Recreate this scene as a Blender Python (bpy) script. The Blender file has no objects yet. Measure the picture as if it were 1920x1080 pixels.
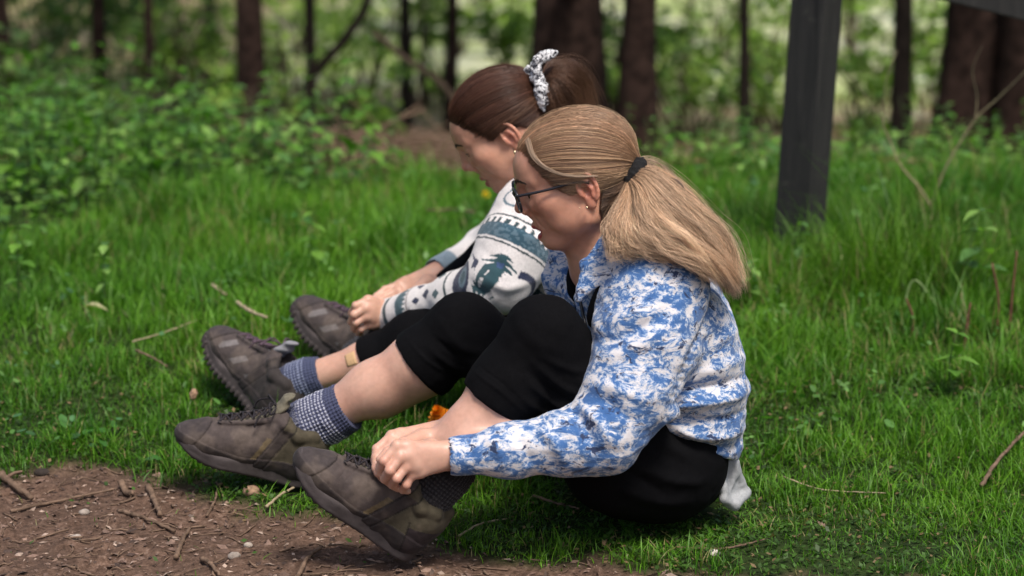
import bpy, math, random, os
import numpy as np
from mathutils import Vector, Matrix

S = bpy.context.scene
COL = S.collection
R_ = math.radians
rng = np.random.default_rng(7)
random.seed(7)

# ------------------------------------------------------------------ camera
CAM_H, FPX = 1.25, 4533.0           # camera height (m), focal length in photo pixels
PITCH = math.atan(918 / FPX)
cam_d = bpy.data.cameras.new('camera')
cam = bpy.data.objects.new('camera', cam_d)
COL.objects.link(cam)
cam.location = (0, 0, CAM_H)
cam.rotation_euler = (math.pi / 2 - PITCH, 0, 0)
cam_d.sensor_width = 36.0
cam_d.lens = FPX * 36.0 / 1920
cam_d.clip_start, cam_d.clip_end = 0.1, 2000
cam_d.dof.use_dof = True
cam_d.dof.focus_distance = 4.20
cam_d.dof.aperture_fstop = 2.9
cam_d.dof.aperture_blades = 9
S.camera = cam

# ------------------------------------------------------------------ sky, sun, exposure
SUN_EL, SUN_AZ = 60, 158             # elevation, and azimuth from +Y towards +X
w = bpy.data.worlds.new('World')
S.world = w
w.use_nodes = True
nt = w.node_tree
bg = nt.nodes['Background']
sky = nt.nodes.new('ShaderNodeTexSky')
sky.sky_type = 'NISHITA'
sky.sun_disc = False
sky.sun_elevation = R_(SUN_EL)
sky.sun_rotation = R_(SUN_AZ)
sky.air_density, sky.dust_density, sky.ozone_density = 1.0, 4.0, 1.0
nt.links.new(sky.outputs[0], bg.inputs[0])
bg.inputs[1].default_value = 0.058
sun_d = bpy.data.lights.new('sun', 'SUN')
sun_d.energy = 1.5
sun_d.angle = R_(16)
sun_d.color = (1.0, 0.94, 0.86)
sun = bpy.data.objects.new('sun', sun_d)
COL.objects.link(sun)
sd = Vector((math.sin(R_(SUN_AZ)) * math.cos(R_(SUN_EL)), math.cos(R_(SUN_AZ)) * math.cos(R_(SUN_EL)), math.sin(R_(SUN_EL))))
sun.rotation_euler = sd.to_track_quat('Z', 'Y').to_euler()
S.view_settings.view_transform = 'Standard'
S.view_settings.look = 'None'
S.view_settings.exposure = 1.3
S.view_settings.gamma = 1.0
S.view_settings.use_curve_mapping = False
S.render.engine = 'CYCLES'
S.cycles.use_denoising = True
S.cycles.max_bounces = 8
S.cycles.transparent_max_bounces = 8
S.cycles.sample_clamp_indirect = 6.0

# ------------------------------------------------------------------ helpers
_cp, _sp = math.cos(PITCH), math.sin(PITCH)


def at(u, v, Y):
    """the place at distance Y (m, along the ground) seen in the direction of photo pixel u, v"""
    a, b = (u - 960) / FPX, -(v - 540) / FPX
    y = _cp + b * _sp
    z = -_sp + b * _cp
    t = Y / y
    return np.array((a * t, Y, CAM_H + z * t))


def V(*a):
    return np.array(a, dtype=float)


def unit(a):
    a = np.asarray(a, float)
    return a / max(np.linalg.norm(a), 1e-9)


def tag(o, label=None, cat=None, group=None, kind=None):
    if label: o['label'] = label
    if cat: o['category'] = cat
    if group: o['group'] = group
    if kind: o['kind'] = kind
    return o


def empty(name, loc=(0, 0, 0)):
    o = bpy.data.objects.new(name, None)
    o.location = [float(c) for c in loc]
    o.empty_display_size = 0.05
    COL.objects.link(o)
    return o


def link(name, me, mat=None, parent=None):
    o = bpy.data.objects.new(name, me)
    COL.objects.link(o)
    if mat and not me.materials: me.materials.append(mat)
    if parent:
        o.parent = parent
        o.matrix_parent_inverse = Matrix.Translation(-Vector(parent.location)) if parent.type == 'EMPTY' and parent.parent is None else parent.matrix_parent_inverse
    return o


def child_of(o, parent):
    """parent o (built in world coordinates) under parent (built in world coordinates, or a moved Empty)"""
    o.parent = parent
    p = parent
    off = Vector((0, 0, 0))
    while p is not None:
        off += Vector(p.location)
        p = p.parent
    # every object of ours has an identity rotation unless it is a copy, so translation suffices
    o.location = Vector(o.location) - off
    return o


def mesh_np(name, verts, quads=None, tris=None, smooth=True):
    """mesh from numpy arrays"""
    me = bpy.data.meshes.new(name)
    verts = np.ascontiguousarray(verts, dtype=np.float32)
    nq = 0 if quads is None else len(quads)
    ntr = 0 if tris is None else len(tris)
    me.vertices.add(len(verts))
    me.vertices.foreach_set('co', verts.ravel())
    parts, starts = [], []
    if nq: parts.append(np.asarray(quads, np.int32).ravel())
    if ntr: parts.append(np.asarray(tris, np.int32).ravel())
    if parts:
        loops = np.concatenate(parts)
        me.loops.add(len(loops))
        me.loops.foreach_set('vertex_index', loops)
        me.polygons.add(nq + ntr)
        st = np.concatenate([np.arange(nq) * 4, nq * 4 + np.arange(ntr) * 3]).astype(np.int32)
        me.polygons.foreach_set('loop_start', st)
        me.update(calc_edges=True)
        me.validate()
        me.polygons.foreach_set('use_smooth', np.full(len(me.polygons), smooth))
    return me


def set_col(me, col, name='col'):
    a = me.attributes.new(name, 'FLOAT_COLOR', 'POINT')
    c = np.ones((len(me.vertices), 4), np.float32)
    c[:, :3] = col
    a.data.foreach_set('color', c.ravel())


def set_float(me, val, name):
    a = me.attributes.new(name, 'FLOAT', 'POINT')
    a.data.foreach_set('value', np.asarray(val, np.float32).ravel())


def normals_of(V_, Q):
    a, b, c, d = (V_[Q[:, i]] for i in range(4))
    n = np.cross(c - a, d - b)
    N = np.zeros_like(V_)
    for i in range(4):
        for k in range(3):
            N[:, k] += np.bincount(Q[:, i], n[:, k], len(V_))
    return N / np.maximum(np.linalg.norm(N, axis=1, keepdims=True), 1e-12)


# ---- value noise, numpy
def _h(ix, iy, iz, s):
    n = (ix.astype(np.int64) * 374761393 + iy.astype(np.int64) * 668265263 + iz.astype(np.int64) * 2147483647 + s * 144665) & 0xffffffff
    n = ((n ^ (n >> 13)) * 1274126177) & 0xffffffff
    n = ((n ^ (n >> 16)) * 2246822519) & 0xffffffff
    return ((n ^ (n >> 15)) & 0xffff) / 32767.5 - 1.0


def vn(p, scale=1.0, seed=0):
    p = np.asarray(p, float) * scale
    if p.shape[-1] == 2: p = np.concatenate([p, np.zeros(p.shape[:-1] + (1,))], -1)
    i = np.floor(p).astype(np.int64)
    f = p - i
    f = f * f * (3 - 2 * f)
    r = 0
    for dx in (0, 1):
        for dy in (0, 1):
            for dz in (0, 1):
                wgt = (f[..., 0] if dx else 1 - f[..., 0]) * (f[..., 1] if dy else 1 - f[..., 1]) * (f[..., 2] if dz else 1 - f[..., 2])
                r = r + wgt * _h(i[..., 0] + dx, i[..., 1] + dy, i[..., 2] + dz, seed)
    return r


def fbm(p, scale=1.0, oct=4, seed=0, gain=0.5):
    r, a = 0, 1.0
    for o in range(oct):
        r = r + a * vn(p, scale * 2 ** o, seed + o * 17)
        a *= gain
    return r


def sstep(a, b, x):
    t = np.clip((x - a) / (b - a), 0, 1)
    return t * t * (3 - 2 * t)


# ------------------------------------------------------------------ implicit surfaces
class Sdf:
    """smooth unions and cuts of simple solids, meshed sparsely with surface nets"""

    def __init__(s):
        s.ops = []
        s.frame()

    def frame(s, o=(0, 0, 0), ax=np.eye(3), sc=1.0):
        """local frame: origin, columns = local axes in world, scale"""
        s.o, s.ax, s.sc = np.asarray(o, float), np.asarray(ax, float), sc

    def W(s, p):
        return s.o + s.ax @ (np.asarray(p, float) * s.sc)

    def _add(s, f, lo, hi, k, cut):
        s.ops.append((f, np.asarray(lo) - 1.6 * k - .004, np.asarray(hi) + 1.6 * k + .004, k, cut))

    def rc(s, a, b, ra, rb=None, k=.01, cut=False, flat=None, fs=1.0):
        rb = ra if rb is None else rb
        a, b = s.W(a), s.W(b)
        ra, rb, k = ra * s.sc, rb * s.sc, k * s.sc
        ab = b - a
        L2 = max(ab @ ab, 1e-12)
        n = None if flat is None else unit(s.ax @ np.asarray(flat, float))
        lo = np.minimum(a - max(ra, rb), b - max(ra, rb)); hi = np.maximum(a + max(ra, rb), b + max(ra, rb))
        if n is not None and fs > 1:
            lo = lo - max(ra, rb) * (fs - 1); hi = hi + max(ra, rb) * (fs - 1)

        def f(x, y, z):
            px, py, pz = x - a[0], y - a[1], z - a[2]
            t = np.clip((px * ab[0] + py * ab[1] + pz * ab[2]) / L2, 0, 1)
            px, py, pz = px - t * ab[0], py - t * ab[1], pz - t * ab[2]
            q = px * px + py * py + pz * pz
            if n is not None:
                d = px * n[0] + py * n[1] + pz * n[2]
                q = q + d * d * (1 / fs ** 2 - 1)
            return (np.sqrt(np.maximum(q, 1e-12)) - (ra + (rb - ra) * t)) * (1 if n is None else min(1, fs))
        s._add(f, lo, hi, k, cut)

    def chain(s, pts, rad, k=.01, kin=None, **kw):
        for i in range(len(pts) - 1):
            s.rc(pts[i], pts[i + 1], rad[i], rad[i + 1], k if i == 0 else (kin or k), **kw)

    def sph(s, c, r, k=.01, cut=False):
        s.rc(c, np.asarray(c, float) + 1e-5, r, r, k, cut)

    def ell(s, c, r, k=.01, cut=False, rot=None):
        """rot: columns = local axes of the ellipsoid in the current frame"""
        c = s.W(c)
        r = np.asarray(r, float) * s.sc
        k = k * s.sc
        A = (s.ax if rot is None else s.ax @ np.asarray(rot, float)).T
        e = np.sqrt(((A.T * r) ** 2).sum(1))

        def f(x, y, z):
            px, py, pz = x - c[0], y - c[1], z - c[2]
            k0 = 0; k1 = 0
            for i in range(3):
                q = (A[i, 0] * px + A[i, 1] * py + A[i, 2] * pz) / r[i]
                k0 = k0 + q * q
                k1 = k1 + (q / r[i]) ** 2
            k0 = np.sqrt(k0)
            return k0 * (k0 - 1) / np.maximum(np.sqrt(k1), 1e-9)
        s._add(f, c - e, c + e, k, cut)

    def tri(s, a, b, c, th, k=.006, cut=False):
        a, b, c = (s.W(p) for p in (a, b, c))
        th, k = th * s.sc, k * s.sc
        ba, cb, ac = b - a, c - b, a - c
        n = np.cross(ba, ac)
        nn = max(n @ n, 1e-18)
        e = [(a, ba, np.cross(ba, n)), (b, cb, np.cross(cb, n)), (c, ac, np.cross(ac, n))]
        lo = np.minimum(np.minimum(a, b), c) - th; hi = np.maximum(np.maximum(a, b), c) + th

        def f(x, y, z):
            ins = 0; best = None
            for p0, ed, nr in e:
                px, py, pz = x - p0[0], y - p0[1], z - p0[2]
                ins = ins + np.sign(px * nr[0] + py * nr[1] + pz * nr[2])
                t = np.clip((px * ed[0] + py * ed[1] + pz * ed[2]) / (ed @ ed), 0, 1)
                d2 = (px - t * ed[0]) ** 2 + (py - t * ed[1]) ** 2 + (pz - t * ed[2]) ** 2
                best = d2 if best is None else np.minimum(best, d2)
            pl = ((x - a[0]) * n[0] + (y - a[1]) * n[1] + (z - a[2]) * n[2]) ** 2 / nn
            return np.sqrt(np.where(np.abs(ins) > 2.0, pl, best)) - th
        s._add(f, lo, hi, k, cut)

    def fn(s, f, lo, hi, k=.004, cut=False):
        """free-form solid in the current frame: f(x,y,z) local metres"""
        o, ax, sc = s.o.copy(), s.ax.copy(), s.sc
        cs = np.array([s.W((x, y, z)) for x in (lo[0], hi[0]) for y in (lo[1], hi[1]) for z in (lo[2], hi[2])])

        def g(x, y, z):
            px, py, pz = x - o[0], y - o[1], z - o[2]
            l = [(ax[0, i] * px + ax[1, i] * py + ax[2, i] * pz) / sc for i in range(3)]
            return f(*l) * sc
        s._add(g, cs.min(0), cs.max(0), k * sc, cut)

    def mesh(s, h, B=30):
        solids = [o for o in s.ops if not o[4]]
        lo = np.min([o[1] for o in solids], 0) - 4 * h
        hi = np.max([o[2] for o in solids], 0) + 4 * h
        nb = np.ceil((hi - lo) / (h * B)).astype(int)
        keys, vps, quads = [], [], []
        BIG = np.int64(1 << 20)
        ar = np.arange(-1, B + 1, dtype=np.float32)
        for bi in range(nb[0]):
            for bj in range(nb[1]):
                for bk in range(nb[2]):
                    b0 = np.array((bi, bj, bk)) * B
                    plo = lo + (b0 - 1) * h - 2 * h
                    phi = lo + (b0 + B) * h + 2 * h
                    ops = [o for o in s.ops if np.all(o[1] < phi) and np.all(o[2] > plo)]
                    if not any(not o[4] for o in ops): continue
                    x = (lo[0] + (b0[0] + ar) * h).astype(np.float32)[:, None, None]
                    y = (lo[1] + (b0[1] + ar) * h).astype(np.float32)[None, :, None]
                    z = (lo[2] + (b0[2] + ar) * h).astype(np.float32)[None, None, :]
                    D = None
                    for f, _, _, k, cut in ops:
                        if D is None:
                            if cut: continue
                            D = f(x, y, z) + np.zeros((B + 2,) * 3, np.float32)
                            continue
                        d = f(x, y, z)
                        if cut:
                            hh = np.maximum(k - np.abs(D + d), 0) / k
                            D = np.maximum(D, -d) + hh * hh * k * .25
                        else:
                            hh = np.maximum(k - np.abs(D - d), 0) / k
                            D = np.minimum(D, d) - hh * hh * k * .25
                    if D is None: continue
                    I = D < 0
                    if I.all() or not I.any(): continue
                    # cells
                    n = B + 1
                    c8 = [I[i:i + n, j:j + n, l:l + n] for i in (0, 1) for j in (0, 1) for l in (0, 1)]
                    sm = sum(c.astype(np.int8) for c in c8)
                    ci = np.argwhere((sm > 0) & (sm < 8))
                    if len(ci) == 0: continue
                    i, j, l = ci.T
                    acc = np.zeros((len(ci), 3)); cnt = np.zeros(len(ci))
                    vals = {(a, b, c): D[i + a, j + b, l + c] for a in (0, 1) for b in (0, 1) for c in (0, 1)}
                    for axis in range(3):
                        for p in (0, 1):
                            for q in (0, 1):
                                c0 = [0, 0, 0]; oth = [m for m in range(3) if m != axis]
                                c0[oth[0]], c0[oth[1]] = p, q
                                c1 = list(c0); c1[axis] = 1
                                v0, v1 = vals[tuple(c0)], vals[tuple(c1)]
                                m = (v0 < 0) != (v1 < 0)
                                t = np.where(m, v0 / np.where(m, v0 - v1, 1), 0)
                                pos = np.zeros((len(ci), 3)) + np.array(c0)
                                pos[:, axis] += t
                                acc += pos * m[:, None]
                                cnt += m
                    pos = acc / cnt[:, None] + ci - 1 + b0
                    g = (ci - 1 + b0 + 8).astype(np.int64)
                    key = (g[:, 0] * BIG + g[:, 1]) * BIG + g[:, 2]
                    keys.append(key); vps.append(lo + pos * h)
                    # quads for nodes owned by the block: local node idx 1..B
                    for axis in range(3):
                        s0 = [slice(1, B + 1)] * 3
                        s1 = list(s0); s1[axis] = slice(2, B + 2)
                        e0 = I[tuple(s0)]
                        e1 = I[tuple(s1)]
                        m = np.argwhere(e0 != e1)
                        if len(m) == 0: continue
                        inside = e0[m[:, 0], m[:, 1], m[:, 2]]
                        node = m + b0 + 8
                        u_, v_ = [(1, 2), (2, 0), (0, 1)][axis]
                        ks = []
                        for du, dv in ((-1, -1), (0, -1), (0, 0), (-1, 0)):
                            gg = node.copy(); gg[:, u_] += du; gg[:, v_] += dv
                            gg = gg.astype(np.int64)
                            ks.append((gg[:, 0] * BIG + gg[:, 1]) * BIG + gg[:, 2])
                        q = np.stack(ks, 1)
                        q[~inside] = q[~inside][:, ::-1]
                        quads.append(q)
        K = np.concatenate(keys); P = np.concatenate(vps); Q = np.concatenate(quads)
        miss = np.setdiff1d(Q.ravel(), K)                 # cells a block seam left out: close them at their centre
        if len(miss):
            mi = np.stack([miss // (BIG * BIG), (miss // BIG) % BIG, miss % BIG], 1)
            K = np.concatenate([K, miss]); P = np.concatenate([P, lo + (mi - 8 + .5) * h])
        uk, first = np.unique(K, return_index=True)
        Vv = P[first]
        idx = np.searchsorted(uk, Q)
        idx = np.minimum(idx, len(uk) - 1)
        ok = (uk[idx] == Q).all(1)
        q = idx[ok]
        used = np.unique(q)
        re_ = np.zeros(len(Vv), np.int64); re_[used] = np.arange(len(used))
        return Vv[used], re_[q]


def taubin(Vv, Q, n=2, lam=.5, mu=-.52):
    e = np.concatenate([Q[:, [0, 1]], Q[:, [1, 2]], Q[:, [2, 3]], Q[:, [3, 0]]])
    deg = np.bincount(e[:, 0], minlength=len(Vv)) + np.bincount(e[:, 1], minlength=len(Vv))
    for it in range(n):
        for f in (lam, mu):
            A = np.zeros_like(Vv)
            for k in range(3):
                A[:, k] = np.bincount(e[:, 0], Vv[e[:, 1], k], len(Vv)) + np.bincount(e[:, 1], Vv[e[:, 0], k], len(Vv))
            Vv = Vv + f * (A / np.maximum(deg, 1)[:, None] - Vv)
    return Vv


def tubes(paths, radii, sides=5, cols=None, closed=False):
    """many tubes of equal point count: paths (n,m,3), radii (n,m) -> verts, quads, tris(caps)"""
    paths = np.asarray(paths, float)
    n, m, _ = paths.shape
    radii = np.broadcast_to(np.asarray(radii, float), (n, m)) if np.ndim(radii) != 2 else np.asarray(radii)
    T = np.gradient(paths, axis=1)
    T /= np.maximum(np.linalg.norm(T, axis=2, keepdims=True), 1e-9)
    ref = np.where(np.abs(T[..., 2:3]) > .9, np.array([1., 0, 0]), np.array([0, 0, 1.]))
    ref = np.broadcast_to(ref[:, :1], T.shape)
    A = np.cross(T, ref); A /= np.maximum(np.linalg.norm(A, axis=2, keepdims=True), 1e-6)
    Bn = np.cross(T, A)
    th = np.arange(sides) / sides * 2 * np.pi
    Vv = paths[:, :, None, :] + radii[:, :, None, None] * (np.cos(th)[None, None, :, None] * A[:, :, None, :] + np.sin(th)[None, None, :, None] * Bn[:, :, None, :])
    idx = np.arange(n * m * sides).reshape(n, m, sides)
    a = idx[:, :-1, :]; b = idx[:, 1:, :]
    Q = np.stack([a, np.roll(a, -1, 2), np.roll(b, -1, 2), b], -1).reshape(-1, 4)
    tr = []
    for k in range(1, sides - 1):
        tr.append(np.stack([idx[:, 0, 0], idx[:, 0, k + 1], idx[:, 0, k]], -1))
        tr.append(np.stack([idx[:, -1, 0], idx[:, -1, k], idx[:, -1, k + 1]], -1))
    return Vv.reshape(-1, 3), Q, np.concatenate(tr)


def spline(pts, n):
    """Catmull-Rom through pts, n samples"""
    p = np.asarray(pts, float)
    p = np.concatenate([[2 * p[0] - p[1]], p, [2 * p[-1] - p[-2]]])
    m = len(p) - 3
    t = np.linspace(0, m - 1e-6, n)
    i = t.astype(int); f = (t - i)[:, None]
    a, b, c, d = p[i], p[i + 1], p[i + 2], p[i + 3]
    return .5 * (2 * b + (c - a) * f + (2 * a - 5 * b + 4 * c - d) * f ** 2 + (3 * b - a - 3 * c + d) * f ** 3)


def tube_obj(name, pts, r, mat, parent=None, sides=8, n=None, r2=None):
    n = n or max(len(pts) * 5, 6)
    P = spline(pts, n)
    rr = np.linspace(r, r if r2 is None else r2, n)[None]
    v, q, t = tubes(P[None], rr, sides)
    o = link(name, mesh_np(name, v, q, t), mat)
    if parent is not None: child_of(o, parent)
    return o


def sdf_obj(name, sd_, h, mat, parent=None, smooth=1, disp=None, col=None):
    v, q = sd_.mesh(h)
    if smooth: v = taubin(v, q, smooth)
    if disp is not None:
        v = disp(v, normals_of(v, q))
    me = mesh_np(name, v, q)
    if col is not None: set_col(me, col(v))
    o = link(name, me, mat)
    if parent is not None: child_of(o, parent)
    return o


# ------------------------------------------------------------------ materials
def mat(name):
    m = bpy.data.materials.new(name)
    m.use_nodes = True
    return m, m.node_tree, m.node_tree.nodes['Principled BSDF']


class NT:
    """tiny node-graph helper"""

    def __init__(s, tree): s.t = tree

    def n(s, kind, ins={}, **props):
        nd = s.t.nodes.new('ShaderNode' + kind)
        for k, v in props.items(): setattr(nd, k, v)
        for k, v in ins.items():
            i = nd.inputs[k]
            if isinstance(v, bpy.types.NodeSocket): s.t.links.new(v, i)
            else: i.default_value = v
        return nd

    def noise(s, vec, scale, detail=4, rough=.55, dist=0.0):
        i = {'Scale': scale, 'Detail': detail, 'Roughness': rough, 'Distortion': dist}
        if vec is not None: i['Vector'] = vec
        return s.n('TexNoise', i).outputs['Fac']

    def ramp(s, fac, stops, interp='LINEAR'):
        r = s.n('ValToRGB', {'Fac': fac})
        cr = r.color_ramp
        cr.interpolation = interp
        while len(cr.elements) < len(stops): cr.elements.new(.5)
        for e, (p, c) in zip(cr.elements, stops):
            e.position = p
            e.color = (*c, 1) if len(c) == 3 else c
        return r.outputs[0]

    def mix(s, fac, a, b, mode='MIX'):
        m = s.n('Mix', data_type='RGBA', blend_type=mode)
        for sock, v in ((m.inputs[0], fac), (m.inputs[6], a), (m.inputs[7], b)):
            if isinstance(v, bpy.types.NodeSocket): s.t.links.new(v, sock)
            else: sock.default_value = v if not isinstance(v, tuple) else (*v, 1)[:4]
        return m.outputs[2]

    def math(s, op, a, b=0.0, clamp=False):
        m = s.n('Math', operation=op, use_clamp=clamp)
        for sock, v in ((m.inputs[0], a), (m.inputs[1], b)):
            if isinstance(v, bpy.types.NodeSocket): s.t.links.new(v, sock)
            else: sock.default_value = v
        return m.outputs[0]

    def bump(s, h, strength=.3, dist=.002):
        return s.n('Bump', {'Height': h, 'Strength': strength, 'Distance': dist}).outputs[0]

    def coord(s): return s.n('TexCoord').outputs['Object']

    def attr(s, name): return s.n('Attribute', attribute_name=name)

    def to(s, out, inp): s.t.links.new(out, inp)


def simple(name, col, rough=.6, var=.15, nscale=40, bump=.2, bdist=.002, spec=.4, metal=0, sheen=0):
    """plain material with grain: colour mottled by noise and a fine bump"""
    m, t, b = mat(name)
    g = NT(t)
    c = g.coord()
    n1 = g.noise(c, nscale, 6)
    lo = tuple(x * (1 - var) for x in col); hi = tuple(min(1, x * (1 + var)) for x in col)
    g.to(g.ramp(n1, [(.3, lo), (.7, hi)]), b.inputs['Base Color'])
    b.inputs['Roughness'].default_value = rough
    b.inputs['Specular IOR Level'].default_value = spec
    b.inputs['Metallic'].default_value = metal
    if sheen:
        b.inputs['Sheen Weight'].default_value = sheen
        b.inputs['Sheen Roughness'].default_value = .5
    if bump: g.to(g.bump(g.noise(c, nscale * 6, 3), bump, bdist), b.inputs['Normal'])
    return m


def attr_mat(name, rough=.6, var=.2, nscale=120, bump=.25, bdist=.001, spec=.4, sheen=0, sss=0, attr='col'):
    """colour from the mesh's own colour attribute times a fine mottling"""
    m, t, b = mat(name)
    g = NT(t)
    c = g.coord()
    n1 = g.noise(c, nscale, 5)
    gr = g.ramp(n1, [(.25, (1 - var,) * 3), (.75, (1 + var,) * 3)])
    base = g.mix(1.0, g.attr(attr).outputs['Color'], gr, 'MULTIPLY')
    g.to(base, b.inputs['Base Color'])
    b.inputs['Roughness'].default_value = rough
    b.inputs['Specular IOR Level'].default_value = spec
    if sheen:
        b.inputs['Sheen Weight'].default_value = sheen
    if sss:
        b.inputs['Subsurface Weight'].default_value = sss
        b.inputs['Subsurface Radius'].default_value = (1, .35, .18)
        b.inputs['Subsurface Scale'].default_value = .006
    if bump: g.to(g.bump(g.noise(c, nscale * 4, 3), bump, bdist), b.inputs['Normal'])
    return m


metal_dark = simple('dark_eyelet', (.05, .045, .045), rough=.4, metal=.6, bump=0)
# ================================================================== ground, woodland, plants
_gy = [-60, 3.8, 4.3, 4.6, 5.0, 5.5, 6.5, 8.0, 9.0, 10, 11, 13, 16, 20, 30, 60, 600]
_gz = [-.04, -.036, -.027, .0, .052, .082, .080, .020, -.13, -.27, -.34, -.52, -.7, -.9, -1.15, -1.2, -1.2]


def g_base(x, Y):
    z = sum(np.interp(Y + d, _gy, _gz) for d in (-.3, -.15, 0, .15, .3)) / 5 * sstep(4.4, 5.2, Y) + np.interp(Y, _gy, _gz) * (1 - sstep(4.4, 5.2, Y))
    bank = .055 * sstep(5.6, 7.2, Y) * sstep(-.1, -1.3, x) * sstep(10.5, 8.3, Y)
    rise = .05 * sstep(5.8, 7.2, Y) * sstep(.1, .7, x) * sstep(9.5, 8.0, Y)
    return z + bank + rise


def path_edge(x):
    return np.interp(x, [-9, -3, -1, -.73, -.51, -.35, -.18, -.055, .17, .3, .5, 1, 3, 9], [5.5, 4.65, 4.43, 4.43, 4.30, 4.23, 4.06, 3.99, 3.93, 3.9, 3.86, 3.8, 3.6, 3.0])


def dirtness(x, Y):
    p = np.stack([x, Y, 0 * x], -1)
    n = fbm(p, 7, 4, 51) * .075
    return sstep(.07, -.05, Y - path_edge(x) + n)


def ground_z(x, Y):
    x = np.asarray(x, float); Y = np.asarray(Y, float)
    p = np.stack([x, Y, 0 * x], -1)
    z = g_base(x, Y)
    near = sstep(14, 6, np.abs(Y - 3))
    z = z + fbm(p, 1.3, 3, 60) * .010 * sstep(4.3, 6, Y) + fbm(p, .25, 2, 61) * .10 * sstep(12, 22, Y)
    d = dirtness(x, Y) * near
    z = z + d * (fbm(p, 9, 3, 62) * .004 + np.maximum(0, fbm(p, 34, 3, 63)) * .0085 + np.maximum(0, fbm(p, 75, 2, 66)) * .003 - .007)
    z = z + (1 - d) * near * fbm(p, 18, 2, 64) * .004
    return z


def gat(u, v):
    """the ground point seen at photo pixel u, v"""
    Ys = np.concatenate([np.arange(3.2, 14, .02), np.arange(14, 60, .2)])
    a, b = (u - 960) / FPX, -(v - 540) / FPX
    t = Ys / (_cp + b * _sp)
    x, z = a * t, CAM_H + (-_sp + b * _cp) * t
    below = z <= g_base(x, Ys)
    k = int(np.argmax(below)) if below.any() else len(Ys) - 1
    return V(x[k], Ys[k], float(ground_z(x[k], Ys[k])))


def to_px(x, Y, z):
    d = Y * _cp - (z - CAM_H) * _sp
    return 960 + FPX * x / d, 540 - FPX * (Y * _sp + (z - CAM_H) * _cp) / d


def leafy(x, Y):
    """1 where the bank is covered by leafy plants rather than grass"""
    n = fbm(np.stack([x, Y, 0 * x], -1), 2.2, 2, 90)
    left = sstep(-.25, .15, (Y - (6.95 - .95 * np.clip(-x - .55, 0, 1.0))) + .25 * n) * sstep(-.30, -.55, x)
    right = sstep(-.2, .2, Y - 7.35 + .3 * n) * sstep(.25, .5, x)
    return left, right


def grass_end(x):
    """where the grass stops and the woodland floor begins"""
    return np.interp(x, [-9, -1.6, -.9, -.55, -.1, .3, .6, 2, 9], [9.3, 9.2, 8.7, 7.75, 7.6, 7.9, 8.6, 8.7, 9.0])


def grow(a, step, ratio, end):
    out = []
    while abs(a) < abs(end):
        step *= ratio; a += step; out.append(a)
    return out


def build_ground():
    xs = np.arange(-1.45, 1.46, .012)
    xr = np.array(grow(1.45, .014, 1.16, 420)); xs = np.concatenate([-xr[::-1], xs, xr])
    y0 = np.arange(3.45, 5.0, .012)
    yf = np.array(grow(y0[-1], .014, 1.045, 600)); yb = np.array([3.45 - t for t in grow(.0, .014, 1.25, 60)])
    ys = np.concatenate([yb[::-1], y0, yf])
    X, Y = np.meshgrid(xs, ys, indexing='ij')
    Z = ground_z(X, Y)
    v = np.stack([X, Y, Z], -1).reshape(-1, 3)
    n, m = X.shape
    idx = np.arange(n * m).reshape(n, m)
    q = np.stack([idx[:-1, :-1], idx[1:, :-1], idx[1:, 1:], idx[:-1, 1:]], -1).reshape(-1, 4)
    me = mesh_np('ground', v, q)
    set_float(me, dirtness(X, Y).ravel() * sstep(12, 6, np.abs(Y.ravel() - 2)), 'dirt')
    wood = sstep(-.2, .35, Y - grass_end(X) + fbm(np.stack([X, Y, 0 * X], -1), 1.6, 3, 70) * .3)
    set_float(me, wood.ravel(), 'wood')
    m_, t, b = mat('ground_soil_and_litter')
    g = NT(t)
    c = g.coord()
    n1 = g.noise(c, 14, 8, .65, .3); n2 = g.noise(c, 75, 6, .7); n3 = g.noise(c, 3.0, 4)
    dirt = g.ramp(n2, [(.30, (.036, .021, .014)), (.45, (.115, .069, .048)), (.58, (.19, .118, .085)), (.76, (.36, .255, .195))])
    dirt = g.mix(g.ramp(n1, [(.38, (0, 0, 0)), (.62, (1, 1, 1))]), g.mix(.6, dirt, (.07, .045, .034, 1)), dirt)
    soil = g.ramp(n1, [(.3, (.014, .024, .008)), (.6, (.030, .052, .012)), (.8, (.055, .060, .022))])
    # woodland floor: leaf litter, moss and, in the clearing beyond, bleached grass
    lit = g.ramp(g.noise(c, 2.4, 8, .7, .6), [(.28, (.06, .10, .02)), (.42, (.15, .20, .05)), (.52, (.24, .18, .10)), (.66, (.40, .32, .22))])
    pale = g.ramp(g.noise(c, 1.1, 6, .6), [(.30, (.20, .30, .07)), (.44, (.33, .40, .14)), (.56, (.52, .52, .34)), (.74, (.46, .53, .45))])
    sep = g.n('SeparateXYZ', {'Vector': c})
    far = g.math('SUBTRACT', g.math('ADD', sep.outputs[1], g.math('MULTIPLY', g.math('SUBTRACT', g.noise(c, .35, 3), .5), 9.0)), 13.5)
    far = g.math('MULTIPLY', far, .35, True)
    side = g.math('MULTIPLY', g.math('ADD', g.math('ADD', sep.outputs[0], 2.6), g.math('MULTIPLY', g.math('SUBTRACT', n3, .5), 3.0)), .8, True)
    lit = g.mix(g.math('MULTIPLY', far, side), lit, pale)
    col = g.mix(g.attr('dirt').outputs['Fac'], soil, dirt)
    col = g.mix(g.attr('wood').outputs['Fac'], col, lit)
    g.to(col, b.inputs['Base Color'])
    b.inputs['Roughness'].default_value = .95
    b.inputs['Specular IOR Level'].default_value = .15
    hgt = g.math('ADD', n2, g.math('MULTIPLY', g.noise(c, 260, 4, .7), .5))
    g.to(g.bump(hgt, .9, .006), b.inputs['Normal'])
    o = link('ground', me, m_)
    tag(o, kind='structure')
    return o


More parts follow.
